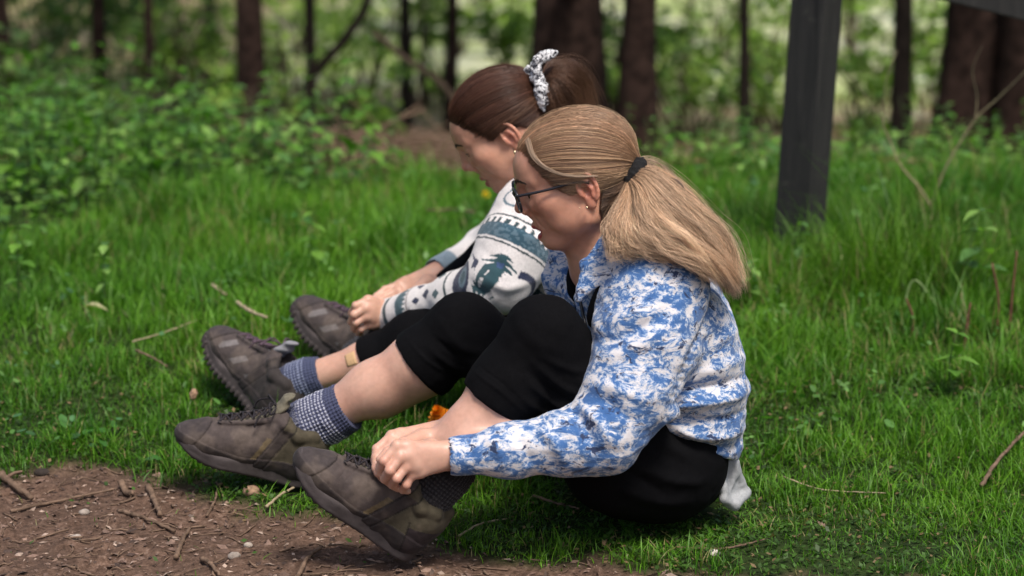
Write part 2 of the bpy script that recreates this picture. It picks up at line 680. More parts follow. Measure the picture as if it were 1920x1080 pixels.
# ---- leaf and blade materials
def leaf_mat(name, trans=.35, rough=.5, var=.25):
    m, t, b = mat(name)
    g = NT(t)
    c = g.coord()
    gr = g.ramp(g.noise(c, 30, 3), [(.3, (1 - var,) * 3), (.7, (1 + var,) * 3)])
    col = g.mix(1.0, g.attr('col').outputs['Color'], gr, 'MULTIPLY')
    g.to(col, b.inputs['Base Color'])
    b.inputs['Roughness'].default_value = rough
    b.inputs['Specular IOR Level'].default_value = .35
    tr = g.n('BsdfTranslucent', {'Color': g.mix(1.0, col, (1.1, 1.5, .45, 1), 'MULTIPLY')})
    mx = g.n('MixShader', {'Fac': trans})
    out = t.nodes['Material Output']
    g.to(b.outputs[0], mx.inputs[1]); g.to(tr.outputs[0], mx.inputs[2]); g.to(mx.outputs[0], out.inputs[0])
    return m


grass_m = leaf_mat('grass_blade', .26, .5)
leaf_m = leaf_mat('leaf', .30, .5)
bark_m = simple('bark', (.033, .020, .016), rough=.95, var=.75, nscale=22, bump=1.0, bdist=.02, spec=.1)
bark2_m = simple('bark_pale', (.095, .070, .050), rough=.95, var=.5, nscale=22, bump=1.0, bdist=.02, spec=.1)
bark3_m = simple('bark_black', (.022, .017, .014), rough=.95, var=.5, nscale=22, bump=1.0, bdist=.02, spec=.1)
twig_m = simple('dead_twig', (.155, .103, .072), rough=.9, var=.45, nscale=60, bump=.6, bdist=.002, spec=.15)
pale_twig_m = simple('pale_dead_twig', (.36, .29, .19), rough=.9, var=.3, nscale=60, bump=.5, bdist=.002, spec=.15)
stem_m = simple('green_stem', (.06, .11, .025), rough=.7, var=.3, nscale=50)
sap_m = simple('sapling_bark', (.25, .21, .12), rough=.85, var=.35, nscale=60, bump=.5)
stone_m = simple('stone', (.33, .28, .24), rough=.9, var=.35, nscale=60, bump=.6, bdist=.003, spec=.2)


def people_clearance():
    """lowest point of the people over every 1.5 cm of ground"""
    X0, Y0, C = -1.2, 3.6, .015
    n = 170
    H = np.full((n, n), 9.0)
    for o in bpy.data.objects:
        if o.type != 'MESH' or o.parent is None: continue
        r = o
        while r.parent is not None: r = r.parent
        if not r.name.startswith('person') or 'hair' in o.name or 'pony' in o.name: continue
        co = np.zeros(len(o.data.vertices) * 3, np.float32); o.data.vertices.foreach_get('co', co)
        co = co.reshape(-1, 3)
        i = ((co[:, 0] - X0) / C).astype(int); j = ((co[:, 1] - Y0) / C).astype(int)
        ok = (i >= 0) & (i < n) & (j >= 0) & (j < n)
        np.minimum.at(H, (i[ok], j[ok]), co[ok, 2])
    H2 = H.copy()
    for di in (-1, 0, 1):
        for dj in (-1, 0, 1):
            H2 = np.minimum(H2, np.roll(np.roll(H, di, 0), dj, 1))

    def f(x, Y):
        i = ((x - X0) / C).astype(int); j = ((Y - Y0) / C).astype(int)
        ok = (i >= 0) & (i < n) & (j >= 0) & (j < n)
        return np.where(ok, H2[np.clip(i, 0, n - 1), np.clip(j, 0, n - 1)], 9.0)
    return f


def blades(x, Y, h, wd, lean, col, r):
    n = len(x)
    z = ground_z(x, Y) - .004
    ph = r.random(n) * 2 * np.pi
    dx, dy = np.cos(ph), np.sin(ph)
    tw = ph + np.pi / 2 + r.normal(0, .5, n)
    sx, sy = np.cos(tw), np.sin(tw)
    ts = np.array([0, .38, .74, 1.0]); ws = np.array([1.0, .9, .55, 0])
    P = np.zeros((n, 7, 3), np.float32)
    k = 0
    for t, wv in zip(ts, ws):
        out = lean * h * t ** 1.8
        up = h * t * (1 - .32 * np.minimum(lean, 1.4) * t)
        cx, cy, cz = x + dx * out, Y + dy * out, z + up
        if wv > 0:
            for sg in (-1, 1):
                P[:, k] = np.stack([cx + sg * sx * wd * wv * .5, cy + sg * sy * wd * wv * .5, cz], 1); k += 1
        else:
            P[:, k] = np.stack([cx, cy, cz], 1); k += 1
    b = (np.arange(n) * 7)[:, None]
    Q = np.concatenate([b + np.array([0, 1, 3, 2]), b + np.array([2, 3, 5, 4])])
    T = b + np.array([4, 5, 6])
    # shade low in the grass put into the colour: darker base, lighter tip
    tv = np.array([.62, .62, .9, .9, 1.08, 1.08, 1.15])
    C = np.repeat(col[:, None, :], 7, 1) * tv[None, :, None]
    return P.reshape(-1, 3), Q, T, C.reshape(-1, 3)


def build_grass(clear):
    r = np.random.default_rng(11)
    Pv, Qv, Tv, Cv, off = [], [], [], [], 0
    #        Y0,  Y1,  half width at Y0,Y1, per m2, height, width
    zones = [(3.55, 4.3, 1.05, 1.2, 21000, .034, .0021), (4.3, 5.2, 1.2, 1.4, 17000, .052, .0024), (5.2, 6.6, 1.4, 1.75, 10500, .074, .0029),
             (6.6, 8.2, 1.75, 2.15, 6800, .085, .0034), (8.2, 9.4, 2.15, 2.5, 3000, .085, .0045), (9.4, 13, 2.5, 3.5, 160, .10, .006)]
    for a, b_, wa, wb, dens, hh, wd in zones:
        N = int((b_ - a) * (wa + wb) * dens)
        Y = a + (b_ - a) * r.random(N)
        hw = wa + (wb - wa) * (Y - a) / (b_ - a)
        x = (r.random(N) * 2 - 1) * hw
        M = int((b_ - a) * dens * .55)                 # thinner grass on to both sides
        Ym = a + (b_ - a) * r.random(M); xm = (wa + wb) / 2 + 1.6 * r.random(M) ** 1.5; xm = np.where(r.random(M) < .5, xm, -xm)
        x = np.concatenate([x, xm]); Y = np.concatenate([Y, Ym]); N = len(x)
        p = np.stack([x, Y, 0 * x], -1)
        d = dirtness(x, Y)
        clump = fbm(p, 7, 3, 80)
        sparse = sstep(4.3, 3.85, Y) * sstep(-.1, .3, x) * .55
        keep = r.random(N) > np.clip(d * 1.06 + sparse * sstep(-.25, .35, -clump) + .22 * (clump < -.35), 0, .992)
        lf, rt = leafy(x, Y)
        keep &= r.random(N) > np.clip(lf * .90 + rt * .45, 0, .93)
        keep &= Y + fbm(p, 2.2, 2, 71) * .25 < grass_end(x)
        x, Y, p, clump, d = x[keep], Y[keep], p[keep], clump[keep], d[keep]
        n = len(x)
        tall = sstep(.0, .9, fbm(p, 1.9, 3, 81)) * .8
        h = hh * (.55 + .55 * r.random(n)) * (1 + .70 * np.maximum(clump, -.6) + tall * (Y > 4.9)) * (1 - .6 * d)
        lf, rt = leafy(x, Y)
        h = h * (1 - .5 * lf - .40 * rt) * (1 - .35 * sstep(6.9, 8.2, Y))
        # lusher patch to the right
        lush = np.exp(-(((x - .98) / .35) ** 2 + ((Y - 5.9) / .5) ** 2))
        h = h * (1 + .7 * lush)
        lng = r.random(n) < .05
        h = np.where(lng, h * (1.35 + .6 * r.random(n)), h)
        cl = clear(x, Y) - ground_z(x, Y)
        h = np.where(cl < h, np.maximum(.006, cl * .75), h)
        ok = cl > .004
        x, Y, h, p, clump, tall, lush = x[ok], Y[ok], h[ok], p[ok], clump[ok], tall[ok], lush[ok]
        n = len(x)
        rim = np.min([clear(x + a_, Y + b_) for a_, b_ in ((.05, 0), (-.05, 0), (0, .05), (0, -.05))], 0) - ground_z(x, Y)
        crush = (rim < .05)
        h = np.where(crush, h * .75, h)
        lean = np.abs(r.normal(.45, .38, n)) + .08 + crush * .9 * r.random(n)
        hue = fbm(p, 2.3, 3, 82) * .8 + fbm(p, 9, 2, 83) * .35 + r.normal(0, .42, n)
        c0, c1 = np.array([.026, .118, .006]), np.array([.145, .32, .016])
        f = np.clip(.45 + .35 * hue, 0, 1)[:, None]
        col = c0 * (1 - f) + c1 * f
        yel = (r.random(n) < .05 + .10 * sstep(.25, .8, fbm(p, 3.1, 3, 86)))[:, None]
        col = np.where(yel, np.array([.26, .23, .09]) * (.6 + .6 * r.random((n, 1))), col)
        col = col * (1 - .40 * lush[:, None])
        dk = sstep(.1, .7, fbm(p, 1.1, 2, 85))[:, None] * .35
        col = col * (1 - dk * np.array([.6, .35, .3]))
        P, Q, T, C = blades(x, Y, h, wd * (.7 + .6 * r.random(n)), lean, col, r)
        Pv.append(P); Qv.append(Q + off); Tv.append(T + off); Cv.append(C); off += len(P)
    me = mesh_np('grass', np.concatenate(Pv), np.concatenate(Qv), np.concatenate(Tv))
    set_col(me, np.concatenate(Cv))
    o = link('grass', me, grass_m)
    tag(o, 'bright green grass over the bank and around the two people', 'grass', kind='stuff')
    # low weeds in the lawn: clusters of small round leaves
    nc = 170
    cy = 4.5 + 3.7 * r.random(nc) ** 1.2; cx = (r.random(nc) * 2 - 1) * (1.15 + .30 * (cy - 4.2))
    k = np.repeat(np.arange(nc), 12); n = len(k)
    sp = .03 + .05 * r.random(nc)
    x = cx[k] + r.normal(0, 1, n) * sp[k]; Y = cy[k] + r.normal(0, 1, n) * sp[k]
    kk = (dirtness(x, Y) < .3) & (clear(x, Y) - ground_z(x, Y) > .09)
    x, Y, k = x[kk], Y[kk], k[kk]; n = len(x)
    P = np.stack([x, Y, ground_z(x, Y) + .02 + (.03 + .03 * sstep(4.6, 5.4, Y)) * r.random(n)], 1)
    s_ = (.005 + .007 * r.random(nc))[k] * (.7 + .5 * r.random(n))
    ph = r.random(n) * 6.28
    a = np.stack([np.cos(ph), np.sin(ph), r.normal(.1, .4, n)], 1) * s_[:, None]
    b = np.stack([-np.sin(ph), np.cos(ph), r.normal(0, .4, n)], 1) * s_[:, None]
    ring = [a * math.cos(t) + b * math.sin(t) * .8 for t in np.linspace(0, 2 * np.pi, 7)[:-1]]
    v = np.stack([P - np.array([0, 0, .15]) * s_[:, None]] + [P + q_ for q_ in ring], 1).reshape(-1, 3)
    i0 = (np.arange(n) * 7)[:, None]
    tt_ = np.concatenate([i0 + np.array((0, 1 + i, 1 + (i + 1) % 6)) for i in range(6)])
    me = mesh_np('lawn_weeds', v, None, tt_)
    cc = np.array([(.045, .14, .025), (.08, .19, .04), (.12, .24, .06), (.06, .15, .055)])[r.integers(0, 4, nc)][k] * (.75 + .5 * r.random((n, 1)))
    set_col(me, np.repeat(cc, 7, 0))
    tag(link('lawn_weeds', me, leaf_m), 'small round-leaved weeds spread through the grass', 'weeds', kind='stuff')
    # moss and clover mat close to the path: tiny leaves
    n = 26000
    Y = 3.55 + 1.5 * r.random(n); x = (r.random(n) * 2 - 1) * 1.2
    k = r.random(n) > np.clip(dirtness(x, Y) * 1.05, 0, .985)
    x, Y = x[k], Y[k]; n = len(x)
    cl = clear(x, Y) - ground_z(x, Y)
    k = cl > .012; x, Y = x[k], Y[k]; n = len(x)
    P = np.stack([x, Y, ground_z(x, Y) + .004 + .014 * r.random(n)], 1)
    s_ = .0035 + .0035 * r.random(n)
    ph = r.random(n) * 6.28
    a = np.stack([np.cos(ph), np.sin(ph), r.normal(0, .35, n)], 1) * s_[:, None]
    b = np.stack([-np.sin(ph), np.cos(ph), r.normal(0, .35, n)], 1) * s_[:, None] * .7
    v = np.stack([P - a, P - b * .9, P + a, P + b * .9], 1).reshape(-1, 3)
    me = mesh_np('ground_cover', v, np.arange(4 * n).reshape(-1, 4))
    c = np.array([.045, .10, .016]) * (.5 + r.random((n, 1))) * np.array([1, 1, 1.0])
    dead = (r.random(n) < .10)[:, None]
    c = np.where(dead, np.array([.22, .15, .08]), c)
    set_col(me, np.repeat(c, 4, 0))
    tag(link('ground_cover', me, leaf_m), 'low moss and clover leaves along the edge of the dirt path', 'moss', kind='stuff')


# ---- leaves
def leaf_mesh(name, L, Wd, col, fold=.25, droop=.3, serr=True):
    """one ovate leaf along +x, folded at the midrib, drooping"""
    ts = np.array([0, .10, .28, .48, .68, .86, 1.0])
    ws = np.array([0, .55, .98, .9, .62, .28, 0]) * Wd * .5
    mid = np.stack([ts * L * (1 - .12 * droop * ts), 0 * ts, -droop * L * ts ** 2 * .6], 1)
    v = [m for m in mid]
    nl = []
    for sg in (1, -1):
        for i in range(1, 6):
            jit = 1 + (.10 if serr and i % 2 else -.05)
            v.append(mid[i] + np.array([.02 * L, sg * ws[i] * jit, ws[i] * fold]))
    tri, quad = [], []
    for s_ in (0, 1):
        b = 7 + 5 * s_
        E = [0] + [b + i for i in range(5)] + [6]
        for i in range(6):
            m0, m1, e0, e1 = i, i + 1, E[i], E[i + 1]
            if i == 0: t = (m0, m1, e1)
            elif i == 5: t = (m0, m1, e0)
            else:
                quad.append((m0, m1, e1, e0) if s_ == 0 else (m0, e0, e1, m1)); continue
            tri.append(t if s_ == 0 else t[::-1])
    return np.array(v), np.array(quad), np.array(tri)


def rotz(a): return np.array([[math.cos(a), -math.sin(a), 0], [math.sin(a), math.cos(a), 0], [0, 0, 1]])
def roty(a): return np.array([[math.cos(a), 0, math.sin(a)], [0, 1, 0], [-math.sin(a), 0, math.cos(a)]])


# (joins leaves into one mesh)
class Gather:
    def __init__(s): s.v, s.q, s.t, s.c, s.n = [], [], [], [], 0

    def add(s, v, q, t, c):
        s.v.append(v); s.c.append(np.tile(np.array(c), (len(v), 1)) if np.ndim(c) == 1 else c)
        if q is not None and len(q): s.q.append(np.asarray(q) + s.n)
        if t is not None and len(t): s.t.append(np.asarray(t) + s.n)
        s.n += len(v)

    def mesh(s, name):
        me = mesh_np(name, np.concatenate(s.v), np.concatenate(s.q) if s.q else None, np.concatenate(s.t) if s.t else None)
        set_col(me, np.concatenate(s.c))
        return me


def herb_leaves(r, H, nodes, L, col):
    """placements of the leaves of an upright leafy plant: list of (pos, Rot, scale)"""
    out = []
    for i in range(nodes):
        z = H * (.25 + .75 * (i + 1) / nodes)
        a0 = i * math.pi / 2 + r.random() * .5
        sc = (1 - .45 * i / nodes) * (.8 + .4 * r.random())
        for k in (0, math.pi):
            out.append((np.array([0, 0, z]), rotz(a0 + k + r.normal(0, .2)) @ roty(r.normal(-.05, .3)), sc))
    return out


GREENS = [(.060, .165, .020), (.090, .215, .026), (.14, .29, .040), (.085, .19, .050), (.20, .35, .08)]


def build_plants():
    r = np.random.default_rng(21)
    LV, LQ, LT = leaf_mesh('leaf', .055, .036, None)
    leaf_me = []
    for c in GREENS:
        me = mesh_np('leaf', LV, LQ, LT); set_col(me, np.tile(np.array(c), (len(LV), 1))); me.materials.append(leaf_m)
        leaf_me.append(me)
    # joined variants for the smaller and farther plants
    var = []
    for k in range(8):
        G = Gather(); H = .12 + .12 * r.random()
        sv, sq, st = tubes(spline([(0, 0, 0), (r.normal(0, .01), r.normal(0, .01), H * .5), (r.normal(0, .02), r.normal(0, .02), H)], 6)[None], np.linspace(.0022, .001, 6)[None], 4)
        G.add(sv, sq, st, (.06, .10, .03))
        for p, Rm, sc in herb_leaves(r, H, 4 + k % 2, .05, None):
            G.add((LV * sc * np.array([.85, .95, .85]) * .8) @ Rm.T + p, LQ, LT, np.array(GREENS[(k + r.integers(0, 3)) % 5]) * (.8 + .4 * r.random()))
        me = G.mesh('leafy_plant'); me.materials.append(leaf_m)
        var.append(me)
    grp_l, lab_l = 'leafy plants on the left bank', 'leafy green plant in the thick patch on the left bank'
    grp_r, lab_r = 'leafy plants in the grass to the right', 'leafy green plant in the grass near the dark post'

    def place(x, Y, sc, rz, label, grp):
        o = bpy.data.objects.new('leafy_plant', var[int(r.integers(0, 8))])
        COL.objects.link(o)
        o.location = (x, Y, float(ground_z(x, Y)) - .005)
        o.rotation_euler = (r.normal(0, .12), r.normal(0, .12), rz)
        o.scale = (sc, sc, sc)
        tag(o, label, 'plant', grp)

    def single(x, Y, sc, label, grp, c):
        t = empty('leafy_plant', (x, Y, float(ground_z(x, Y)) - .005))
        t.rotation_euler = (0, 0, r.random() * 6.28); t.scale = (sc,) * 3
        tag(t, label, 'plant', grp)
        H = .15 + .08 * r.random()
        sv, sq, st = tubes(spline([(0, 0, 0), (r.normal(0, .012), r.normal(0, .012), H * .5), (0, 0, H)], 6)[None], np.linspace(.0024, .001, 6)[None], 5)
        so = link('stem', mesh_np('stem', sv, sq, st), stem_m); so.parent = t
        for p, Rm, s_ in herb_leaves(r, H, 4, .05, None):
            lo = bpy.data.objects.new('leaf', leaf_me[(c + int(r.integers(0, 2))) % 5]); COL.objects.link(lo)
            lo.parent = t
            lo.matrix_local = Matrix.Translation(Vector(p)) @ Matrix(Rm.tolist()).to_4x4() @ Matrix.Scale(s_, 4)
    # over the leafy ground, thickest on the left bank
    def scatter(side, want, ns, f_single, f_place):
        n = 0
        while n < want:
            m_ = 4000
            Y = 6.6 + 2.7 * r.random(m_); x = (r.random(m_) * 2 - 1) * .245 * Y
            lf = leafy(x, Y)[side]
            ok = (r.random(m_) < lf) & (Y < grass_end(x) + .15)
            for X_, Y_ in zip(x[ok], Y[ok]):
                if n >= want: break
                u, v = to_px(X_, Y_, float(g_base(X_, Y_)))
                if u < -60 or u > 1980 or (side and 1420 < u < 1590 and v > 395): continue
                (f_single if n < ns else f_place)(X_, Y_)
                n += 1
    scatter(0, 205, 26, lambda x, Y: single(x, Y, .9 + .4 * r.random(), lab_l, grp_l, int(r.integers(0, 5))),
            lambda x, Y: place(x, Y, 1.0 + .8 * r.random(), r.random() * 6.28, lab_l, grp_l))
    scatter(1, 88, 4, lambda x, Y: single(x, Y, .7 + .3 * r.random(), lab_r, grp_r, int(r.integers(0, 5))),
            lambda x, Y: place(x, Y, .55 + .6 * r.random(), r.random() * 6.28, lab_r, grp_r))
    # the low carpet of leaves between them
    G = Gather(); n = 0
    while n < 2600:
        Y = 6.2 + 2.9 * r.random(4000); x = (r.random(4000) * 2 - 1) * .25 * Y
        a, b = leafy(x, Y)
        ok = (r.random(4000) < np.maximum(a, b * .35)) & (Y < grass_end(x) + .1)
        for X_, Y_ in zip(x[ok], Y[ok]):
            if n >= 2600: break
            sc = .45 + .55 * r.random()
            p = V(X_, Y_, float(g_base(X_, Y_)) + .02 + .09 * r.random() ** 1.4)
            G.add((LV * sc) @ (rotz(r.random() * 6.28) @ roty(r.normal(-.05, .4))).T + p, LQ, LT, np.array(GREENS[int(r.integers(0, 5))]) * (.65 + .5 * r.random()))
            n += 1
    tag(link('leaf_carpet', G.mesh('leaf_carpet'), leaf_m), 'low carpet of green leaves under the leafy plants on the bank', 'ground cover', kind='stuff')
    # scattered single plants one can point to
    for (u, v, sc, lab) in [(590, 520, .9, 'small broad-leaved plant in the grass just above the far boot'),
                            (200, 585, .8, 'small pale-leaved plant in the grass at the left, above the dead leaf'),
                            (40, 600, 1.0, 'leafy plant at the left edge of the photo, below the bank'),
                            (1500, 540, .8, 'small leafy plant in the grass right of the fair ponytail'),
                            (1830, 590, 1.3, 'taller leafy plant among reddish dead stems at the right'),
                            (1790, 750, .9, 'pale leafy plant low in the grass at the right'),
                            (1410, 590, .7, 'small leafy plant in the grass just behind the blue and white back')]:
        p = gat(u, v)
        single(p[0], p[1], sc, lab, None, int(r.integers(1, 5)))


def leaf_cloud(r, n, c, rad, size, cols, squash=1.0):
    """n leaf quads in clumps through an uneven volume"""
    nc = max(6, n // 60)
    cc = r.normal(0, 1, (nc, 3)); cc /= np.linalg.norm(cc, axis=1, keepdims=True)
    cc *= (r.random((nc, 1)) ** .4) * np.array(rad)
    k = r.integers(0, nc, n)
    P = np.array(c) + cc[k] + r.normal(0, .16, (n, 3)) * np.array(rad)
    a = r.normal(0, 1, (n, 3)); a[:, 2] *= .5; a /= np.linalg.norm(a, axis=1, keepdims=True)
    b = r.normal(0, 1, (n, 3)); b[:, 2] *= .5; b -= a * (a * b).sum(1, keepdims=True); b /= np.linalg.norm(b, axis=1, keepdims=True)
    s_ = size * (.6 + .8 * r.random(n))[:, None]
    v = np.stack([P - a * s_, P + b * s_ * .55, P + a * s_, P - b * s_ * .55], 1).reshape(-1, 3)
    q = np.arange(4 * n).reshape(-1, 4)
    cl = np.array(cols)[r.integers(0, len(cols), n)] * (.7 + .6 * r.random((n, 1)))
    return v, q, np.repeat(cl, 4, 0)


def tree(x, Y, dia, H, label, m, lean=0.0, seed=0, fork=None, crown=True):
    r = np.random.default_rng(100 + seed)
    z = float(ground_z(x, Y))
    t = empty('tree', (x, Y, z))
    tag(t, label, 'tree')
    rad = dia / 2
    pts = [V(x, Y, z - .15), V(x + lean * .15 + r.normal(0, .006), Y, z + .6), V(x + lean * .5, Y + r.normal(0, .03), z + 2), V(x + lean, Y, z + H)]
    n, sd_ = 60, 20
    P = spline(pts, n)
    hh = np.linspace(0, 1, n)
    rr = rad * (1 - .75 * hh) * (1 + .55 * np.exp(-(P[:, 2] - z + .05).clip(0) / .12) * (1 if dia > .12 else .4))
    v, q, tr = tubes(P[None], rr[None], sd_)
    ctr = np.repeat(P, sd_, 0)
    nn = unit_rows(v - ctr)
    a = np.arctan2(nn[:, 1], nn[:, 0])
    rid = np.abs(np.sin(a * 7 + 3 * vn(v * np.array([1, 1, .35]), 3, seed))) - .5
    v = v + nn * (rid * .10 + .12 * fbm(v * np.array([1, 1, .4]), 9, 3, seed))[:, None] * np.repeat(rr, sd_)[:, None] * .8
    child_of(link('trunk', mesh_np('trunk', v, q, tr), m), t)
    if fork:
        fp = [np.array(p) for p in fork[0]]
        o = tube_obj('limb', fp, fork[1], m, None, 10, 30, fork[1] * .7)
        child_of(o, t)
    if crown:
        for k in range(5):
            b0 = P[int(n * (.45 + .1 * k))]
            az = r.random() * 6.28
            e = b0 + np.array([math.cos(az), math.sin(az), .5]) * (1.2 + .8 * r.random())
            child_of(tube_obj('limb', [b0, (b0 + e) / 2 + V(0, 0, -.1), e], max(.015, rad * .25), m, None, 6, 10, .01), t)
        top = P[-1]
        v, q, c = leaf_cloud(r, 650, top - V(0, 0, H * .22), (1.5, 1.5, H * .26), .12, [(.05, .13, .02), (.09, .19, .035), (.12, .24, .05)])
        me = mesh_np('crown', v, q, None, False); set_col(me, c)
        child_of(link('crown', me, leaf_m), t)
    return t


def unit_rows(a): return a / np.maximum(np.linalg.norm(a, axis=1, keepdims=True), 1e-9)


def shrub(x, Y, hgt, wid, n, size, cols, label, seed, name='shrub', grp=None, dead=0):
    r = np.random.default_rng(300 + seed)
    z = float(ground_z(x, Y))
    t = empty(name, (x, Y, z))
    tag(t, label, 'shrub', grp)
    paths = []
    for k in range(12):
        a = r.random() * 6.28
        e = V(x + math.cos(a) * wid * .8 * r.random(), Y + math.sin(a) * wid * .8 * r.random(), z + hgt * (.6 + .5 * r.random()))
        b0 = V(x + r.normal(0, .05), Y + r.normal(0, .05), z - .02)
        paths.append(spline([b0, (b0 + e) / 2 + V(r.normal(0, .06), r.normal(0, .06), .05), e], 8))
    v, q, tr = tubes(np.array(paths), np.linspace(.010, .003, 8)[None] * np.ones((12, 1)), 5)
    child_of(link('stems', mesh_np('stems', v, q, tr), bark2_m), t)
    v, q, c = leaf_cloud(r, n, (x, Y, z + hgt * .55), (wid, wid, hgt * .5), size, cols)
    me = mesh_np('foliage', v, q, None, False); set_col(me, c)
    child_of(link('foliage', me, leaf_m), t)
    return t


def build_wood():
    def T(u, v, Y, wpx, label, m, lean=0, H=8, seed=0, fork=None):
        p = at(u, v, Y)
        return tree(p[0], Y, wpx * Y / FPX * 1.02, H, label, m, lean, seed, fork)
    T(8, 230, 12, 46, 'dark trunk at the very left edge of the photo', bark_m, 0, 9, 1)
    T(186, 190, 13, 34, 'slim dark trunk standing second from the left edge', bark_m, .05, 9, 2)
    T(277, 195, 11, 22, 'thin reddish trunk to the left of the thick one', bark_m, .05, 7, 3)
    T(396, 190, 14, 34, 'pale brown trunk just left of the thick reddish one', bark2_m, 0, 10, 4)
    T(474, 228, 10.5, 66, 'thick reddish brown trunk rising behind the leafy bank on the left', bark_m, -.05, 10, 5)
    f0 = at(584, 140, 11)
    fk = [f0, at(612, 112, 11), at(650, 68, 11.0), at(688, 5, 11.05), at(705, -80, 11.1), at(735, -300, 11.2), at(760, -700, 11.3)]
    T(580, 190, 11, 27, 'slender black trunk that forks, one limb sweeping up to the right', bark3_m, .02, 8, 6, (fk, .024))
    T(762, 205, 13, 27, 'slim dark trunk left of the scrunchie, the farther left of a pair', bark3_m, -.03, 9, 7)
    T(840, 220, 13, 27, 'slim greenish trunk just left of the dark-haired head', bark_m, .06, 9, 8)
    T(1062, 270, 10, 172, 'very thick dark brown trunk right behind the two heads', bark_m, 0, 12, 9)
    T(1194, 300, 9.7, 80, 'brown trunk directly above the fair ponytail', bark2_m if False else bark_m, .03, 10, 10)
    T(1397, 296, 10, 24, 'thin black trunk between the brown trunks and the dark post', bark3_m, -.08, 8, 11)
    T(1688, 268, 10, 46, 'dark trunk just to the right of the post', bark3_m, .02, 9, 12)
    T(1818, 275, 10, 150, 'very thick dark trunk under the sloping beam at the right', bark_m, 0, 12, 13)
    T(1918, 280, 9.8, 128, 'dark trunk at the right edge of the photo', bark_m, .03, 10, 14)
    # thin, far
    for i, (u, Y, wp, l) in enumerate([(95, 19, 16, 'thin far trunk near the left edge, deep in the wood'), (330, 20, 14, 'thin far trunk deep in the wood between two slim trunks'),
                                       (655, 21, 14, 'thin far trunk in the bright gap below the sweeping limb'), (915, 22, 18, 'far trunk in the pale gap left of the thickest trunk'),
                                       (1290, 21, 15, 'thin far trunk in the bright gap right of the brown trunk'), (1600, 20, 15, 'thin far trunk seen just right of the post')]):
        p = at(u, 60, Y)
        tree(p[0], Y, wp * Y / FPX, 8, l, bark_m, .1, 30 + i)
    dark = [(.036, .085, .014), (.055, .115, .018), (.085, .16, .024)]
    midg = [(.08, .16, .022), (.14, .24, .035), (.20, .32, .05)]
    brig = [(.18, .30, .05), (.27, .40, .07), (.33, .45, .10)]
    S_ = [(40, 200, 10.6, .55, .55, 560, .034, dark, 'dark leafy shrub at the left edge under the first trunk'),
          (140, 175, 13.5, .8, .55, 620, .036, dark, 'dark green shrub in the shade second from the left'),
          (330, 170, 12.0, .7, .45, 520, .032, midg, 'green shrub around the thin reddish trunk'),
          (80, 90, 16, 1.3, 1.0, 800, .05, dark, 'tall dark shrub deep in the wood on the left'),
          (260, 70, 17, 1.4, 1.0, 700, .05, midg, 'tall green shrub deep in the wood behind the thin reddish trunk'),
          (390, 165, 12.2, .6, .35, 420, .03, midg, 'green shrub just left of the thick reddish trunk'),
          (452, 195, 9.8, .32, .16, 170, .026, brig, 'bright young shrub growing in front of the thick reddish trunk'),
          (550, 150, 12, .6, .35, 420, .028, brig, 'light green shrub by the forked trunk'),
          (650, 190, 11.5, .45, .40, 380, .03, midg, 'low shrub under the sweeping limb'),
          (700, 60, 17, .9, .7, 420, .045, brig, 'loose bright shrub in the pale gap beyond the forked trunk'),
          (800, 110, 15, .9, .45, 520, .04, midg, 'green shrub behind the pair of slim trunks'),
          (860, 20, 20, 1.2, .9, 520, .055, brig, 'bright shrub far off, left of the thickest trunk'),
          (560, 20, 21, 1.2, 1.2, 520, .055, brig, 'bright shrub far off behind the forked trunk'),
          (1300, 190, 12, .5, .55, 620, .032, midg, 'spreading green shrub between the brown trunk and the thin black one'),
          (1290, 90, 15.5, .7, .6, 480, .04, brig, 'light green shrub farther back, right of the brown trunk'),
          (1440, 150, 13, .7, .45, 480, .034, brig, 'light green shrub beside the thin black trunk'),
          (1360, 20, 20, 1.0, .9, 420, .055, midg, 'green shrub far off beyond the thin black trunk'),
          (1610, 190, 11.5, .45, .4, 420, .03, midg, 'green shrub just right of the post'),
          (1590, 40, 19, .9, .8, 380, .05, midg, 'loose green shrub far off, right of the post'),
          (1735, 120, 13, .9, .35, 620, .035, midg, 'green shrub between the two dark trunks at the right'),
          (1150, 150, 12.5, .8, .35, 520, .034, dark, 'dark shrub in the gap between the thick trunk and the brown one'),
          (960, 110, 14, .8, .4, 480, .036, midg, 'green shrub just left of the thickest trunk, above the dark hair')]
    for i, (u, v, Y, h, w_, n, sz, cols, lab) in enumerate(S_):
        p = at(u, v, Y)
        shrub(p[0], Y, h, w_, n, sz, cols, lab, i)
    # fallen brushwood between the bank and the trees
    r = np.random.default_rng(77)
    paths = []
    for k in range(300):
        u, v = 480 + 430 * r.random(), 225 + 85 * r.random()
        Y = 7.9 + 2.3 * r.random()
        x = at(u, v, Y)[0]
        z = float(ground_z(x, Y)) + .10 * r.random() ** 1.5
        L = .15 + .5 * r.random(); a = r.normal(0, .5) + (math.pi if r.random() < .5 else 0)
        d = V(math.cos(a), math.sin(a) * .6, r.normal(.05, .22)) * L
        p0 = V(x, Y, z)
        paths.append(spline([p0 - d / 2, p0 + V(0, 0, r.normal(0, .03)), p0 + d / 2 + V(0, 0, r.normal(0, .03))], 6))
    v, q, t = tubes(np.array(paths), (np.linspace(.005, .002, 6)[None] * (.5 + r.random((300, 1)))), 4)
    o = link('brushwood', mesh_np('brushwood', v, q, t), twig_m)
    tag(o, 'loose tangle of brown dead twigs under the trees, left of the dark-haired head', 'brushwood', kind='stuff')
    # fallen bare branch leaning there
    b = tube_obj('fallen_branch', [at(700, 60, 10.2), at(760, 110, 10.1), at(830, 160, 10.0), at(880, 235, 9.9)], .012, bark2_m, None, 8, 20, .016)
    tag(b, 'bare grey branch slanting down behind the dark-haired head', 'branch')
    # leaf litter under the trees
    n = 12000
